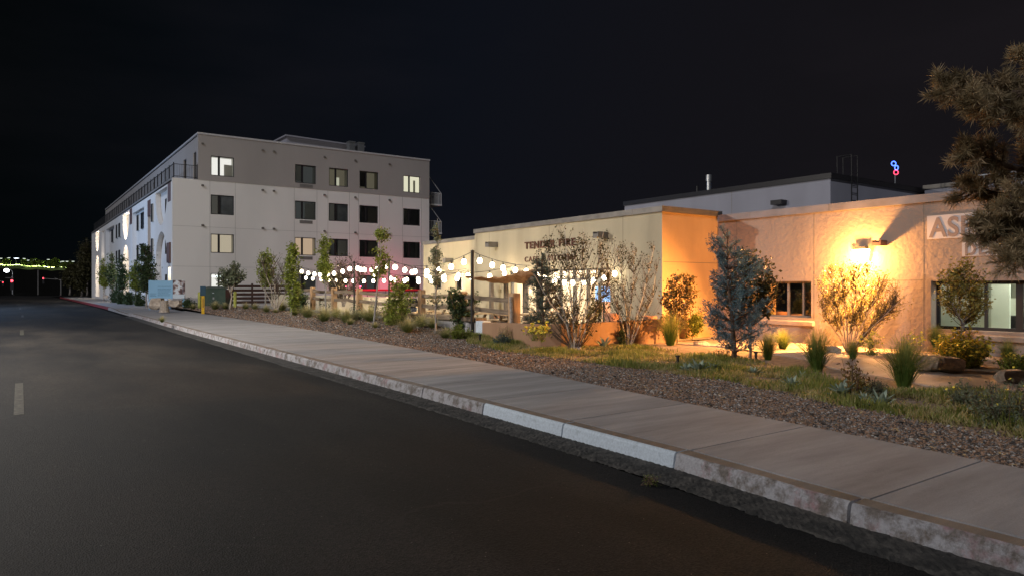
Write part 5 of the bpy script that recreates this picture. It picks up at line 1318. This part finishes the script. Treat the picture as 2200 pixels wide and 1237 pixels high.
tree('wall_tree', 'bushy bare stemmed tree glowing under the orange wall lamp', 'tree', 1822, 756,
     [(1790, 605, 42, 42), (1850, 590, 55, 34), (1900, 620, 40, 38), (1830, 640, 66, 50), (1782, 660, 30, 34), (1925, 652, 34, 20), (1870, 665, 48, 34), (1835, 570, 34, 16), (1822, 690, 36, 22)],
     [[(1820, 756), (1812, 715), (1785, 650), (1768, 590)], [(1821, 756), (1818, 710), (1808, 640), (1800, 575)], [(1822, 756), (1826, 705), (1835, 630), (1840, 570)], [(1824, 756), (1840, 710), (1865, 650), (1885, 590)], [(1825, 756), (1850, 715), (1890, 670), (1925, 630)], [(1820, 756), (1806, 725), (1780, 690), (1762, 650)], [(1823, 756), (1832, 700), (1852, 640), (1862, 575)], [(1821, 756), (1810, 700), (1792, 640), (1782, 580)], [(1824, 756), (1845, 700), (1885, 640), (1910, 600)]],
     760, 15, .036, .024, .04, L['yellow'], 'bark', r0=.016, tw=.0045, kel=1.4, dsc=.5, D=16.5)
tree('window_tree', 'round crowned young tree in front of the lit office window', 'tree', 2068, 772,
     [(2050, 600, 32, 32), (2090, 600, 35, 34), (2070, 645, 52, 30), (2110, 640, 24, 28), (2030, 635, 22, 26), (2075, 560, 20, 16)],
     [[(2068, 772), (2068, 700), (2066, 650), (2062, 590)], [(2068, 700), (2090, 655), (2108, 610)], [(2068, 690), (2045, 650), (2028, 615)]], 230, 17, .052, .034, .045, L['gold'], 'barkg', r0=.024, tw=.005, kel=1.0, D=14.6)
# left row of young trees
tree('young_tree', 'tall narrow sapling left of the thick black light pole', 'tree', 936, 716,
     [(938, 500, 10, 22), (937, 550, 17, 25), (938, 590, 20, 25), (935, 640, 22, 18, 250)], [[(936, 716), (937, 640), (938, 560), (940, 470)]], 95, 14, .07, .04, .04, L['sage'], 'barkg', r0=.035, tw=.006, group='young trees in the gravel bed')
tree('leafy_shrub', 'three topped dark leafy shrub right of the tall narrow sapling', 'shrub', 992, 712,
     [(968, 640, 9, 22), (985, 660, 22, 30), (1020, 640, 12, 18), (992, 690, 20, 22), (1008, 665, 18, 16), (975, 625, 9, 9)], [[(990, 712), (978, 670), (966, 622)], [(992, 712), (990, 660), (986, 622)], [(993, 712), (1005, 665), (1022, 628)]],
     170, 18, .085, .05, .05, L['deep'], 'barkd', r0=.018, tw=.006, kel=1.5)
tree('young_tree', 'leaning sapling between the two middle light poles', 'tree', 803, 697,
     [(822, 500, 20, 14), (818, 550, 22, 22), (812, 580, 18, 14), (835, 565, 10, 12)], [[(803, 697), (810, 620), (818, 560), (822, 486)]], 80, 15, .09, .055, .05, L['green'], 'barkg', r0=.04, tw=.007, group='young trees in the gravel bed')
tree('leafy_shrub', 'tall loose green shrub behind the fence right of the leaning sapling', 'shrub', 850, 692,
     [(855, 620, 26, 24), (875, 640, 22, 20), (840, 655, 20, 24), (858, 670, 24, 16)], [[(850, 692), (845, 640), (842, 600)], [(851, 692), (862, 640), (872, 610)]], 130, 15, .10, .055, .06, L['green'], 'bark', r0=.02, kel=1.4)
tree('young_tree', 'bright green columnar sapling above the fence posts', 'tree', 700, 675,
     [(697, 530, 15, 24), (698, 570, 19, 20), (700, 597, 12, 10)], [[(700, 675), (699, 610), (698, 560), (694, 508)]], 90, 22, .10, .06, .06, L['green'], 'barkg', r0=.045, tw=.008, group='young trees in the gravel bed')
tree('young_tree', 'dense green tree at the left end of the string lights', 'tree', 626, 680,
     [(630, 560, 20, 34), (622, 600, 18, 24), (636, 625, 20, 24), (630, 650, 14, 14), (628, 535, 10, 14)], [[(626, 680), (628, 610), (630, 525)]], 140, 22, .11, .065, .07, L['green'], 'barkg', r0=.045, tw=.008, group='young trees in the gravel bed')
tree('young_tree', 'bright green sapling with pale trunk in front of the bare shrub', 'tree', 571, 668,
     [(572, 555, 22, 18), (575, 580, 25, 20), (568, 600, 16, 12)], [[(571, 668), (570, 610), (573, 540)]], 90, 22, .12, .07, .07, L['green'], 'barkg', r0=.045, tw=.009, group='young trees in the gravel bed')
tree('small_tree', 'small umbrella shaped tree beside the transformer box', 'tree', 495, 665,
     [(495, 578, 28, 14), (480, 595, 18, 12), (512, 592, 18, 12), (496, 600, 22, 10)], [[(495, 665), (496, 622), (495, 575)], [(496, 625), (482, 600)], [(496, 625), (512, 600)]], 95, 22, .13, .08, .08, L['sage'], 'bark', r0=.06, tw=.012, kel=.8, D=41)
tree('bare_shrub', 'tall twiggy pale shrub behind the bright green sapling', 'shrub', 592, 664,
     [(570, 560, 22, 26), (600, 575, 26, 30), (590, 610, 26, 24), (615, 600, 14, 24)], [[(592, 664), (582, 620), (566, 575), (556, 540)], [(592, 664), (590, 600), (588, 540)], [(593, 664), (602, 610), (612, 550)], [(591, 664), (575, 630), (556, 600)], [(594, 664), (612, 630), (628, 600)]],
     150, 5, .07, .04, .06, L['sage'], 'bark', r0=.035, tw=.012, kel=1.8, D=35)
tree('bare_shrub', 'wide twiggy olive shrub behind the left fence posts', 'shrub', 737, 655,
     [(715, 580, 28, 24), (745, 570, 32, 28), (770, 590, 26, 24), (735, 610, 40, 20)], [[(737, 655), (722, 610), (700, 570)], [(737, 655), (735, 600), (728, 550)], [(738, 655), (748, 600), (758, 545)], [(738, 655), (760, 615), (785, 580)]],
     210, 9, .08, .04, .08, L['shrub'], 'bark', r0=.04, tw=.011, kel=1.6, D=38)
tree('leafy_shrub', 'dark low leafy shrub below the dense green tree', 'shrub', 645, 672, [(645, 655, 17, 16), (650, 640, 10, 12)], [[(645, 672), (646, 650)]], 60, 26, .10, .06, .07, L['deep'], 'barkd', r0=.02)
# street trees by the apartment building
def street_tree(px, X, ytop, ybot, w_, lm, label, n=120):
    D = DX(px, X); yb = HY + (CAMH - .15) * FPX / D
    h = (ybot - ytop)
    tree('street_tree', label, 'tree', px, yb, [(px, ytop + h * .30, w_ * .55, h * .30), (px - w_ * .25, ytop + h * .6, w_ * .6, h * .28), (px + w_ * .3, ytop + h * .65, w_ * .6, h * .30), (px, ytop + h * .85, w_ * .7, h * .15)],
         [[(px, yb), (px + 1, ybot), (px, ytop + 8)]], n, 17, .17, .10, .10, lm, 'bark', 'street trees before the apartment building', D=D, r0=.07, tw=.014, kel=.8)
street_tree(314, 8.3, 524, 622, 34, L['deep'], 'largest street tree, left of the blue sign', 190)
street_tree(291, 8.6, 560, 622, 24, L['green'], 'street tree with pale trunk left of the largest one')
street_tree(262, 8.9, 542, 622, 22, L['deep'], 'dark tall street tree in the middle of the row')
street_tree(240, 8.9, 540, 620, 22, L['deep'], 'second dark street tree from the left')
street_tree(223, 8.6, 552, 616, 17, L['green'], 'bright green street tree at the left of the row')
for i, (px, D, top) in enumerate(((262, 64, 622), (278, 61, 626), (246, 70, 622), (300, 57, 628))):
    yb = HY + 1.45 * FPX / D
    tree('wall_shrub', ['dark shrub at the foot of the lit arch', 'dark shrub just right of the lit arch', 'dark shrub left of the lit arch', 'dark shrub under the largest street tree'][i], 'shrub', px, yb, [(px, (top + yb) / 2, 12, (yb - top) * .55)], [[(px, yb), (px, top + 3)]], 45, 30, .13, .09, .12, L['deep'], 'barkd', D=D, r0=.03)
for i, (px, D, blobs) in enumerate(((176, 125, [(172, 600, 14, 26), (182, 580, 14, 26)]), (188, 140, [(182, 545, 16, 24), (192, 530, 14, 20), (190, 570, 14, 24)]), (150, 150, [(150, 596, 14, 16), (158, 580, 12, 16)]))):
    yb = HY + 1.45 * FPX / D
    tree('dark_pine', ['lit brownish pine beyond the far end of the building', 'tall dark pine against the far building corner', 'dim low tree left of the tall dark pine'][i], 'tree', px, yb, blobs, [[(px, yb), (px + 1, 590), (px + 2, blobs[-1][1] - 6)]], 150, 26, .5, .16, .35, L['shrub'], 'bark', D=D, r0=.2, tw=.04, kel=.4)
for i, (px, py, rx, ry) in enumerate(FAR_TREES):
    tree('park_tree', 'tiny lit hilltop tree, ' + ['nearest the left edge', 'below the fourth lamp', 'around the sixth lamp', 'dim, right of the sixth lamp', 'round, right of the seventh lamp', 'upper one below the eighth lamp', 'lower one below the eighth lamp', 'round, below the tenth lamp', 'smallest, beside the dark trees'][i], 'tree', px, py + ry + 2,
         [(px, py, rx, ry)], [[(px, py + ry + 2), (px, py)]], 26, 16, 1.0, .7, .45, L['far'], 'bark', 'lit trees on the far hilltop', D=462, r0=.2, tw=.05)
tree('dark_shrub', 'dark round shrub right of the blue sign', 'shrub', 404, 662, [(405, 652, 12, 9)], [[(404, 662), (404, 648)]], 40, 26, .11, .07, .09, L['deep'], 'barkd', D=46, r0=.02)

# grass clumps
def clump_mesh(name, h, spread, n, lm, w=.006, droop=.5, rg=None, seed=0, up=.9):
    rg = np.random.default_rng(seed); V = []
    az = rg.uniform(0, 2*np.pi, n); ln = h * rg.uniform(.55, 1.12, n); lean = np.abs(rg.normal(0, spread, n)) + .03; r_ = rg.uniform(0, .035 + .05 * h, n)
    for i in range(n):
        d = np.array([math.cos(az[i]), math.sin(az[i]), 0]); p0 = d * r_[i]; t = np.array([-d[1], d[0], 0]) * w * .5
        pts = []
        for s_ in (0, .35, .7, 1):
            a_ = lean[i] * (s_ + droop * s_ * s_); z_ = ln[i] * (math.sin(s_ * 1.35) / .976) * up / (1 + lean[i] * .8 * s_ * droop * 1.5)
            pts.append(p0 + d * a_ * ln[i] + np.array([0, 0, z_]))
        wd = (1, .9, .6, .15)
        for k_ in range(3): V.append([pts[k_] - t * wd[k_], pts[k_] + t * wd[k_], pts[k_+1] + t * wd[k_+1], pts[k_+1] - t * wd[k_+1]])
    o = quads(name, np.array(V), lm); me = o.data; bpy.data.objects.remove(o); return me
gm1 = blademat('green_clump_blades', (.10, .16, .03), (.42, .40, .12), .75)
gm2 = blademat('feather_grass_blades', (.17, .20, .06), (.70, .58, .30), .46)
tall = [clump_mesh('blades', .75, .26, 520, gm1, .007, .7, seed=s_) for s_ in (1, 2)]
feath = [clump_mesh('blades', .52, .42, 420, gm2, .0065, 1.1, seed=s_) for s_ in (3, 4, 5)]
def clump(px, py, hpx, kind, label, group, i=0, D=None, wide=1.0, cat='grass clump'):
    p, D = atG(px, py) if D is None else (P(px, py, D), D)
    me = tall[i % 2] if kind == 't' else feath[i % 3]; s_ = hpx * D / FPX / (.56 if kind == 't' else .46)
    r = empty('grass_clump', p, label, cat, group, rz=random.uniform(0, 6)); c = link('blades', me, r); c.scale = (s_ * wide, s_ * wide, s_)
TG = 'tall green grass clumps along the path'; FG = 'feather grass clumps in the gravel bed'
clump(1650, 773, 52, 't', 'dense green grass clump right of the blue juniper trunk', TG, 0); clump(1682, 750, 38, 't', 'paler grass clump behind the one by the juniper', TG, 1, wide=1.3)
clump(1755, 797, 82, 't', 'tall green grass clump beside the bend of the path', TG, 1); clump(1832, 772, 38, 't', 'short grass clump at the foot of the lamp lit tree', TG, 0)
clump(1942, 833, 100, 't', 'largest green grass clump, left of the flat boulder', TG, 0); clump(1440, 741, 62, 't', 'tall grass clump below the russet tree', TG, 1)
clump(2010, 745, 42, 't', 'dim grass clump under the left edge of the lit window', TG, 0, D=15.2); clump(2165, 775, 40, 't', 'sparse dim grass below the lit office window', TG, 1, D=14.2)
fl = [(661, 682, 34, 'third feather grass from the left'), (697, 690, 38, 'dark centred feather grass in front of the bright sapling'), (744, 692, 36, 'feather grass before the left middle pole'), (752, 697, 18, 'small straw tuft in front of the left middle pole'), (795, 690, 42, 'wide feather grass left of the leaning sapling'),
      (806, 704, 16, 'tiny straw tuft at the foot of the leaning sapling'), (875, 714, 40, 'nearest feather grass left of the tall narrow sapling'), (905, 702, 36, 'feather grass between the nearest one and the sapling'), (862, 692, 30, 'feather grass behind the nearest one'), (633, 678, 20, 'small straw tuft under the dense green tree'),
      (606, 668, 26, 'feather grass right of the pale trunked sapling'), (572, 671, 20, 'dark feather grass at the pale sapling trunk'), (592, 672, 12, 'tiny tuft at the twiggy pale shrub'), (548, 665, 18, 'feather grass left of the pale trunked sapling'), (528, 664, 18, 'feather grass right of the right bollard'), (484, 664, 18, 'straw tuft in front of the transformer'),
      (462, 665, 22, 'grassy tuft left in front of the transformer'), (722, 682, 28, 'feather grass behind the dark centred one'), (957, 727, 30, 'blue green tuft at the edge of the gravel'), (930, 705, 30, 'pale feather grass at the narrow sapling trunk'), (830, 690, 26, 'feather grass under the tall loose shrub'), (775, 684, 24, 'feather grass behind the wide one'), (415, 664, 14, 'low dark grass left of the left bollard'),
      (348, 692, 22, 'lone straw coloured weed growing at the far kerb')]
for i, (px, py, h, lb) in enumerate(fl):
    if lb.startswith('lone'): clump(px, py, 16, 'f', lb, None, i, D=27.5, cat='weed')
    else: clump(px, py, h * .95, 'f', lb, FG, i, wide=1.3)
# small herbs, flowers, agaves
def herb(name, label, px, py, wpx, hpx, lm, n, flowers=0, ll=.05, lw=.02, stemcol='barkd', cat='shrub', D=None, seed=0, group=None, fr=.022, nst=None, high=.0):
    p, D = atG(px, py) if D is None else (P(px, py, D), D)
    k = D / FPX; rg = np.random.default_rng(seed + 900); root = empty(name, p, label, cat, group); b = MB(); cs = []; tips = []
    for i in range(nst or max(14, n // 14)):
        az = rg.uniform(0, 6.28); rr = wpx * .5 * k * rg.uniform(0, 1) ** .6; h = hpx * k * rg.uniform(.55, 1.05) * (1 - .35 * (rr / (wpx * .5 * k)) ** 2)
        ax, ay = rr * math.cos(az), rr * math.sin(az) * .8; base_ = Vector((ax * .45, ay * .45, -.02)); tip = Vector((ax, ay, h))
        mid = base_.lerp(tip, .5) + Vector(rg.normal(0, .02, 3)); b.tube([base_, mid, tip], [.004, .003, .002], 4, cap=False); tips.append(tip)
        m_ = max(3, n // 12); t = rg.uniform(high, 1, m_)[:, None]; cs.append(np.array(base_) * (1 - t) + np.array(tip) * t + rg.normal(0, .025, (m_, 3)))
    b.build('stem', M[stemcol], root); quads('foliage', leafquads(np.concatenate(cs), ll, lw, rg, 0), lm, root)
    if flowers:
        F_ = []
        for i in range(flowers):
            c = np.array(tips[rg.integers(len(tips))]) * np.array([1, 1, rg.uniform(.75, 1.04)]) + rg.normal(0, .04, 3); nrm = unit(rg.normal(0, .6, 3) + np.array([-.5, -.4, .9]))
            a_ = unit(np.cross(nrm, [.3, .9, .1])); b_ = np.cross(nrm, a_)
            for q in range(5):
                t0 = q * 1.257; d = a_ * math.cos(t0) + b_ * math.sin(t0); e_ = a_ * math.cos(t0 + 1.57) + b_ * math.sin(t0 + 1.57); f_ = fr * rg.uniform(.7, 1.2)
                F_.append([c, c + d * f_ * .6 + e_ * f_ * .4, c + d * f_ + nrm * f_ * .2, c + d * f_ * .6 - e_ * f_ * .4])
        if flowers > 100: tag(quads('flowers', np.array(F_), M['flower'], root), kind='stuff')
        else:
            for q in range(flowers): quads('flower', np.array(F_[q*5:q*5+5]), M['flower'], root)
YF = 'yellow flowering bushes'
herb('flower_bush', 'bright yellow flowers clustered at the brown patio wall', 1156, 728, 60, 40, L['green'], 300, 60, fr=.04, seed=1, cat='flowers', group=YF, D=15.2)
herb('flower_bush', 'largest yellow flower bush behind the flat boulder', 2065, 790, 140, 84, L['green'], 620, 330, fr=.034, seed=2, cat='flowers', group=YF, D=13.3, nst=130)
herb('flower_bush', 'small yellow flower bush left of the window tree trunk', 1872, 764, 56, 56, L['green'], 300, 50, fr=.030, seed=3, cat='flowers', group=YF, D=15.6)
herb('flower_bush', 'upright yellow flowers above the largest grass clump', 1965, 775, 44, 78, L['green'], 130, 34, fr=.032, seed=4, cat='flowers', group=YF, D=14.2, high=.4)
herb('flower_bush', 'low yellow green herbs at the right edge behind the boulders', 2180, 792, 90, 34, L['green'], 400, 30, fr=.026, seed=5, cat='flowers', group=YF, D=12.5, nst=60)
herb('weedy_shrub', 'large dark weedy shrub at the lower right picture edge', 2165, 925, 230, 120, L['sage'], 340, 12, ll=.045, lw=.018, fr=.018, seed=6, D=7.6, nst=85, high=.15)
herb('weedy_shrub', 'grey green weed with few yellow flowers before the path', 2070, 868, 90, 46, L['sage'], 300, 9, ll=.045, lw=.02, fr=.02, seed=7, D=8.9, nst=34)
herb('red_leaf_shrub', 'thin leaning shrub with dark red leaves in front of the path', 1830, 850, 80, 88, L['red'], 170, 0, ll=.055, lw=.026, seed=8, high=.35, nst=20)
herb('weedy_shrub', 'dusty grey low shrub below the red leaved one', 1880, 852, 70, 40, L['sage'], 300, 0, ll=.035, lw=.014, seed=9, nst=40)
herb('weedy_shrub', 'sparse dry weed in front of the blue juniper', 1552, 772, 46, 36, L['red'], 90, 0, ll=.03, lw=.014, seed=10, high=.4, nst=20)
herb('dry_grass', 'tan seed headed grass below the brown patio wall', 1090, 734, 60, 38, gl[1], 260, 0, ll=.07, lw=.010, seed=11, cat='grass', nst=50, D=19)
herb('sage_bush', 'dark green bush in the grass right of the patio wall end', 1078, 742, 44, 28, L['teal'], 300, 0, seed=12, nst=40)
herb('sage_bush', 'green bush at the foot of the thick black pole', 985, 728, 60, 34, L['green'], 380, 0, ll=.06, lw=.03, seed=13, nst=40)
herb('sage_bush', 'grey green bush between leaning sapling and its shrub', 765, 688, 40, 28, L['sage'], 240, 0, ll=.07, lw=.03, seed=14, nst=30)
herb('sage_bush', 'bright low herb under the tall loose shrub', 842, 698, 44, 26, L['green'], 260, 0, ll=.09, lw=.05, seed=15, nst=30)
herb('seed_stalks', 'dark seed stalks rising before the cream wall', 805, 680, 110, 40, L['deep'], 130, 0, ll=.07, lw=.035, seed=16, cat='flower stalks', high=.5, nst=34)
herb('weedy_shrub', 'dry brown weed at the dark end of the ochre wall', 1195, 738, 40, 30, L['red'], 120, 0, ll=.03, lw=.015, seed=17, nst=22)
herb('seed_stalks', 'thin dark seed stalks between the left fence posts', 690, 668, 70, 30, L['deep'], 90, 0, ll=.08, lw=.035, seed=18, cat='flower stalks', high=.5, nst=24)
herb('gutter_weed', 'small green weed growing in the rough gutter', 1400, 1033, 46, 9, L['green'], 60, 0, ll=.025, lw=.004, seed=19, cat='weed', D=5.75, nst=30)
herb('gutter_weed', 'tiny dark weed against the pale blue kerb', 1238, 944, 12, 12, L['deep'], 40, 0, ll=.02, lw=.007, seed=20, cat='weed', D=7.45, nst=10)
def agave(px, py, wpx, label, seed):
    p, D = atG(px, py); R_ = wpx * .80 * D / FPX; rg = np.random.default_rng(seed); root = empty('agave', p, label, 'agave', 'pale agaves along the edge of the grass'); b = MB()
    n = 15
    for i in range(n):
        az = i * 2.4 + rg.normal(0, .1); el = .25 + 1.05 * i / n; d = Vector((math.cos(az) * math.cos(el), math.sin(az) * math.cos(el), math.sin(el))); s_ = Vector((-math.sin(az), math.cos(az), 0)); up_ = s_.cross(d) * -1
        Ln = R_ * 1.15 * rg.uniform(.8, 1.1); w_ = Ln * .16; pts = []
        for t, ww in ((.05, .6), (.4, 1), (.75, .7), (1.0, .05)):
            c = d * Ln * t + Vector((0, 0, -.12 * Ln * t * t * math.cos(el))); pts += [c - s_ * w_ * ww + up_ * w_ * .35 * ww, c - up_ * w_ * .15, c + s_ * w_ * ww + up_ * w_ * .35 * ww]
        F = []
        for q in range(3): a = q * 3; F += [(a, a+1, a+4, a+3), (a+1, a+2, a+5, a+4)]
        b.add(pts, F)
    b.build('leaves', L['agave'], root, smooth=False)
for i, (px, py, w_, lb) in enumerate(((1500, 800, 40, 'agave in the grass below left of the juniper'), (1530, 796, 26, 'small agave directly left of the juniper trunk'), (1618, 803, 24, 'small upright agave below the juniper'), (1701, 834, 34, 'upright agave at the gravel edge below the first grass clump'), (1808, 852, 46, 'wide agave below the red leaved shrub'),
        (1857, 862, 28, 'round agave between the two wide agaves'), (1893, 876, 48, 'large pointed agave nearest the pavement'), (1298, 748, 30, 'blue green agave below the ochre wall'), (1475, 798, 26, 'faint agave at the left of the juniper group'), (1725, 812, 20, 'small grey agave near the tall clump'))):
    agave(px, py, w_, lb, 50 + i)

# pine at the right edge: heavy limbs from a trunk beyond the frame, needles in brushes
def big_pine():
    D = 8.2; rg = np.random.default_rng(77); bp = P(2480, 900, D); bp.z = .13; bx = Vector((bp.x, bp.y, .13))
    root = empty('pine_tree', bx, 'large dark pine reaching in from the right edge', 'tree'); b = MB()
    loc = lambda px, py, dd=0: P(px, py, D) + Fv * dd - bx
    trunk = [Vector((0, 0, -.1)), loc(2475, 700), loc(2470, 400), loc(2460, 150), loc(2470, -150)]
    b.tube(trunk, [.22, .19, .16, .12, .06], 12)
    limbs = [([(2470, 330, 0), (2330, 262, -.2), (2180, 215, -.3), (2080, 215, -.2), (2022, 200, -.1)], 1), ([(2470, 300, 0), (2330, 250, .5), (2240, 200, .5), (2175, 190, .4)], 1),
             ([(2470, 420, 0), (2320, 380, .3), (2180, 345, .2), (2085, 330, .1)], 1), ([(2470, 420, 0), (2300, 300, -.5), (2150, 270, -.5), (2040, 250, -.5)], .9),
             ([(2470, 520, 0), (2330, 480, -.3), (2220, 455, -.3), (2150, 440, -.2)], 1), ([(2470, 560, 0), (2330, 530, .2), (2230, 492, .2), (2170, 490, .1), (2118, 496, .1)], 1),
             ([(2470, 600, 0), (2330, 560, -.1), (2240, 535, -.2), (2180, 535, -.2), (2145, 560, -.2)], .8), ([(2470, 480, 0), (2320, 420, .6), (2220, 400, .6), (2150, 395, .6)], .9),
             ([(2470, 290, 0), (2330, 240, 0), (2220, 235, .1), (2120, 235, .1)], 1), ([(2470, 150, 0), (2360, 110, .2), (2270, 95, .2), (2235, 120, .2)], .8), ([(2470, 600, 0), (2350, 500, .6), (2240, 480, .5), (2190, 465, .4)], 1)]
    cs, ds = [], []
    for pts, dens in limbs:
        pts = [loc(*q) for q in pts]; sm_ = []
        for i in range(len(pts) - 1):
            for t in np.linspace(0, 1, 5, endpoint=False): sm_.append(pts[i].lerp(pts[i+1], t) + Vector(rg.normal(0, .012, 3)))
        sm_.append(pts[-1]); n = len(sm_); b.tube(sm_, [.055 * (1 - i / n) + .008 for i in range(n)], 7)
        for i in range(int(n * .30), n):
            for _ in range(int(6 * dens)):
                d0 = (sm_[min(i+1, n-1)] - sm_[i-1]).normalized(); o_ = Vector(rg.normal(0, 1, 3)); o_ = (o_ - d0 * o_.dot(d0)).normalized()
                ln = rg.uniform(.10, .36) * (1.1 - .5 * i / n); dr = (d0 * .8 + o_ * .9 + Vector((0, 0, .25))).normalized(); tip = sm_[i] + dr * ln
                b.tube([sm_[i], sm_[i].lerp(tip, .5) + Vector((0, 0, -.02)), tip], [.010, .008, .006], 5, cap=False)
                for a_, m_ in ((1.0, 60), (.78, 34), (.55, 22)):
                    c = np.array(sm_[i].lerp(tip, a_)); ax = np.array((dr + Vector((0, 0, .2))).normalized())
                    cs.append(c + rg.normal(0, .008, (m_, 3)) + ax * rg.uniform(-.03, .03, (m_, 1))); ds.append(unit(ax * rg.uniform(.1, 1.1, (m_, 1)) + unit(rg.normal(0, 1, (m_, 3)))))
    b.build('trunk', M['barkd'], root, smooth=True)
    quads('crown', leafquads(np.concatenate(cs), .10, .0065, rg, dirs=np.concatenate(ds)), L['pine'], root)
big_pine()
finish()
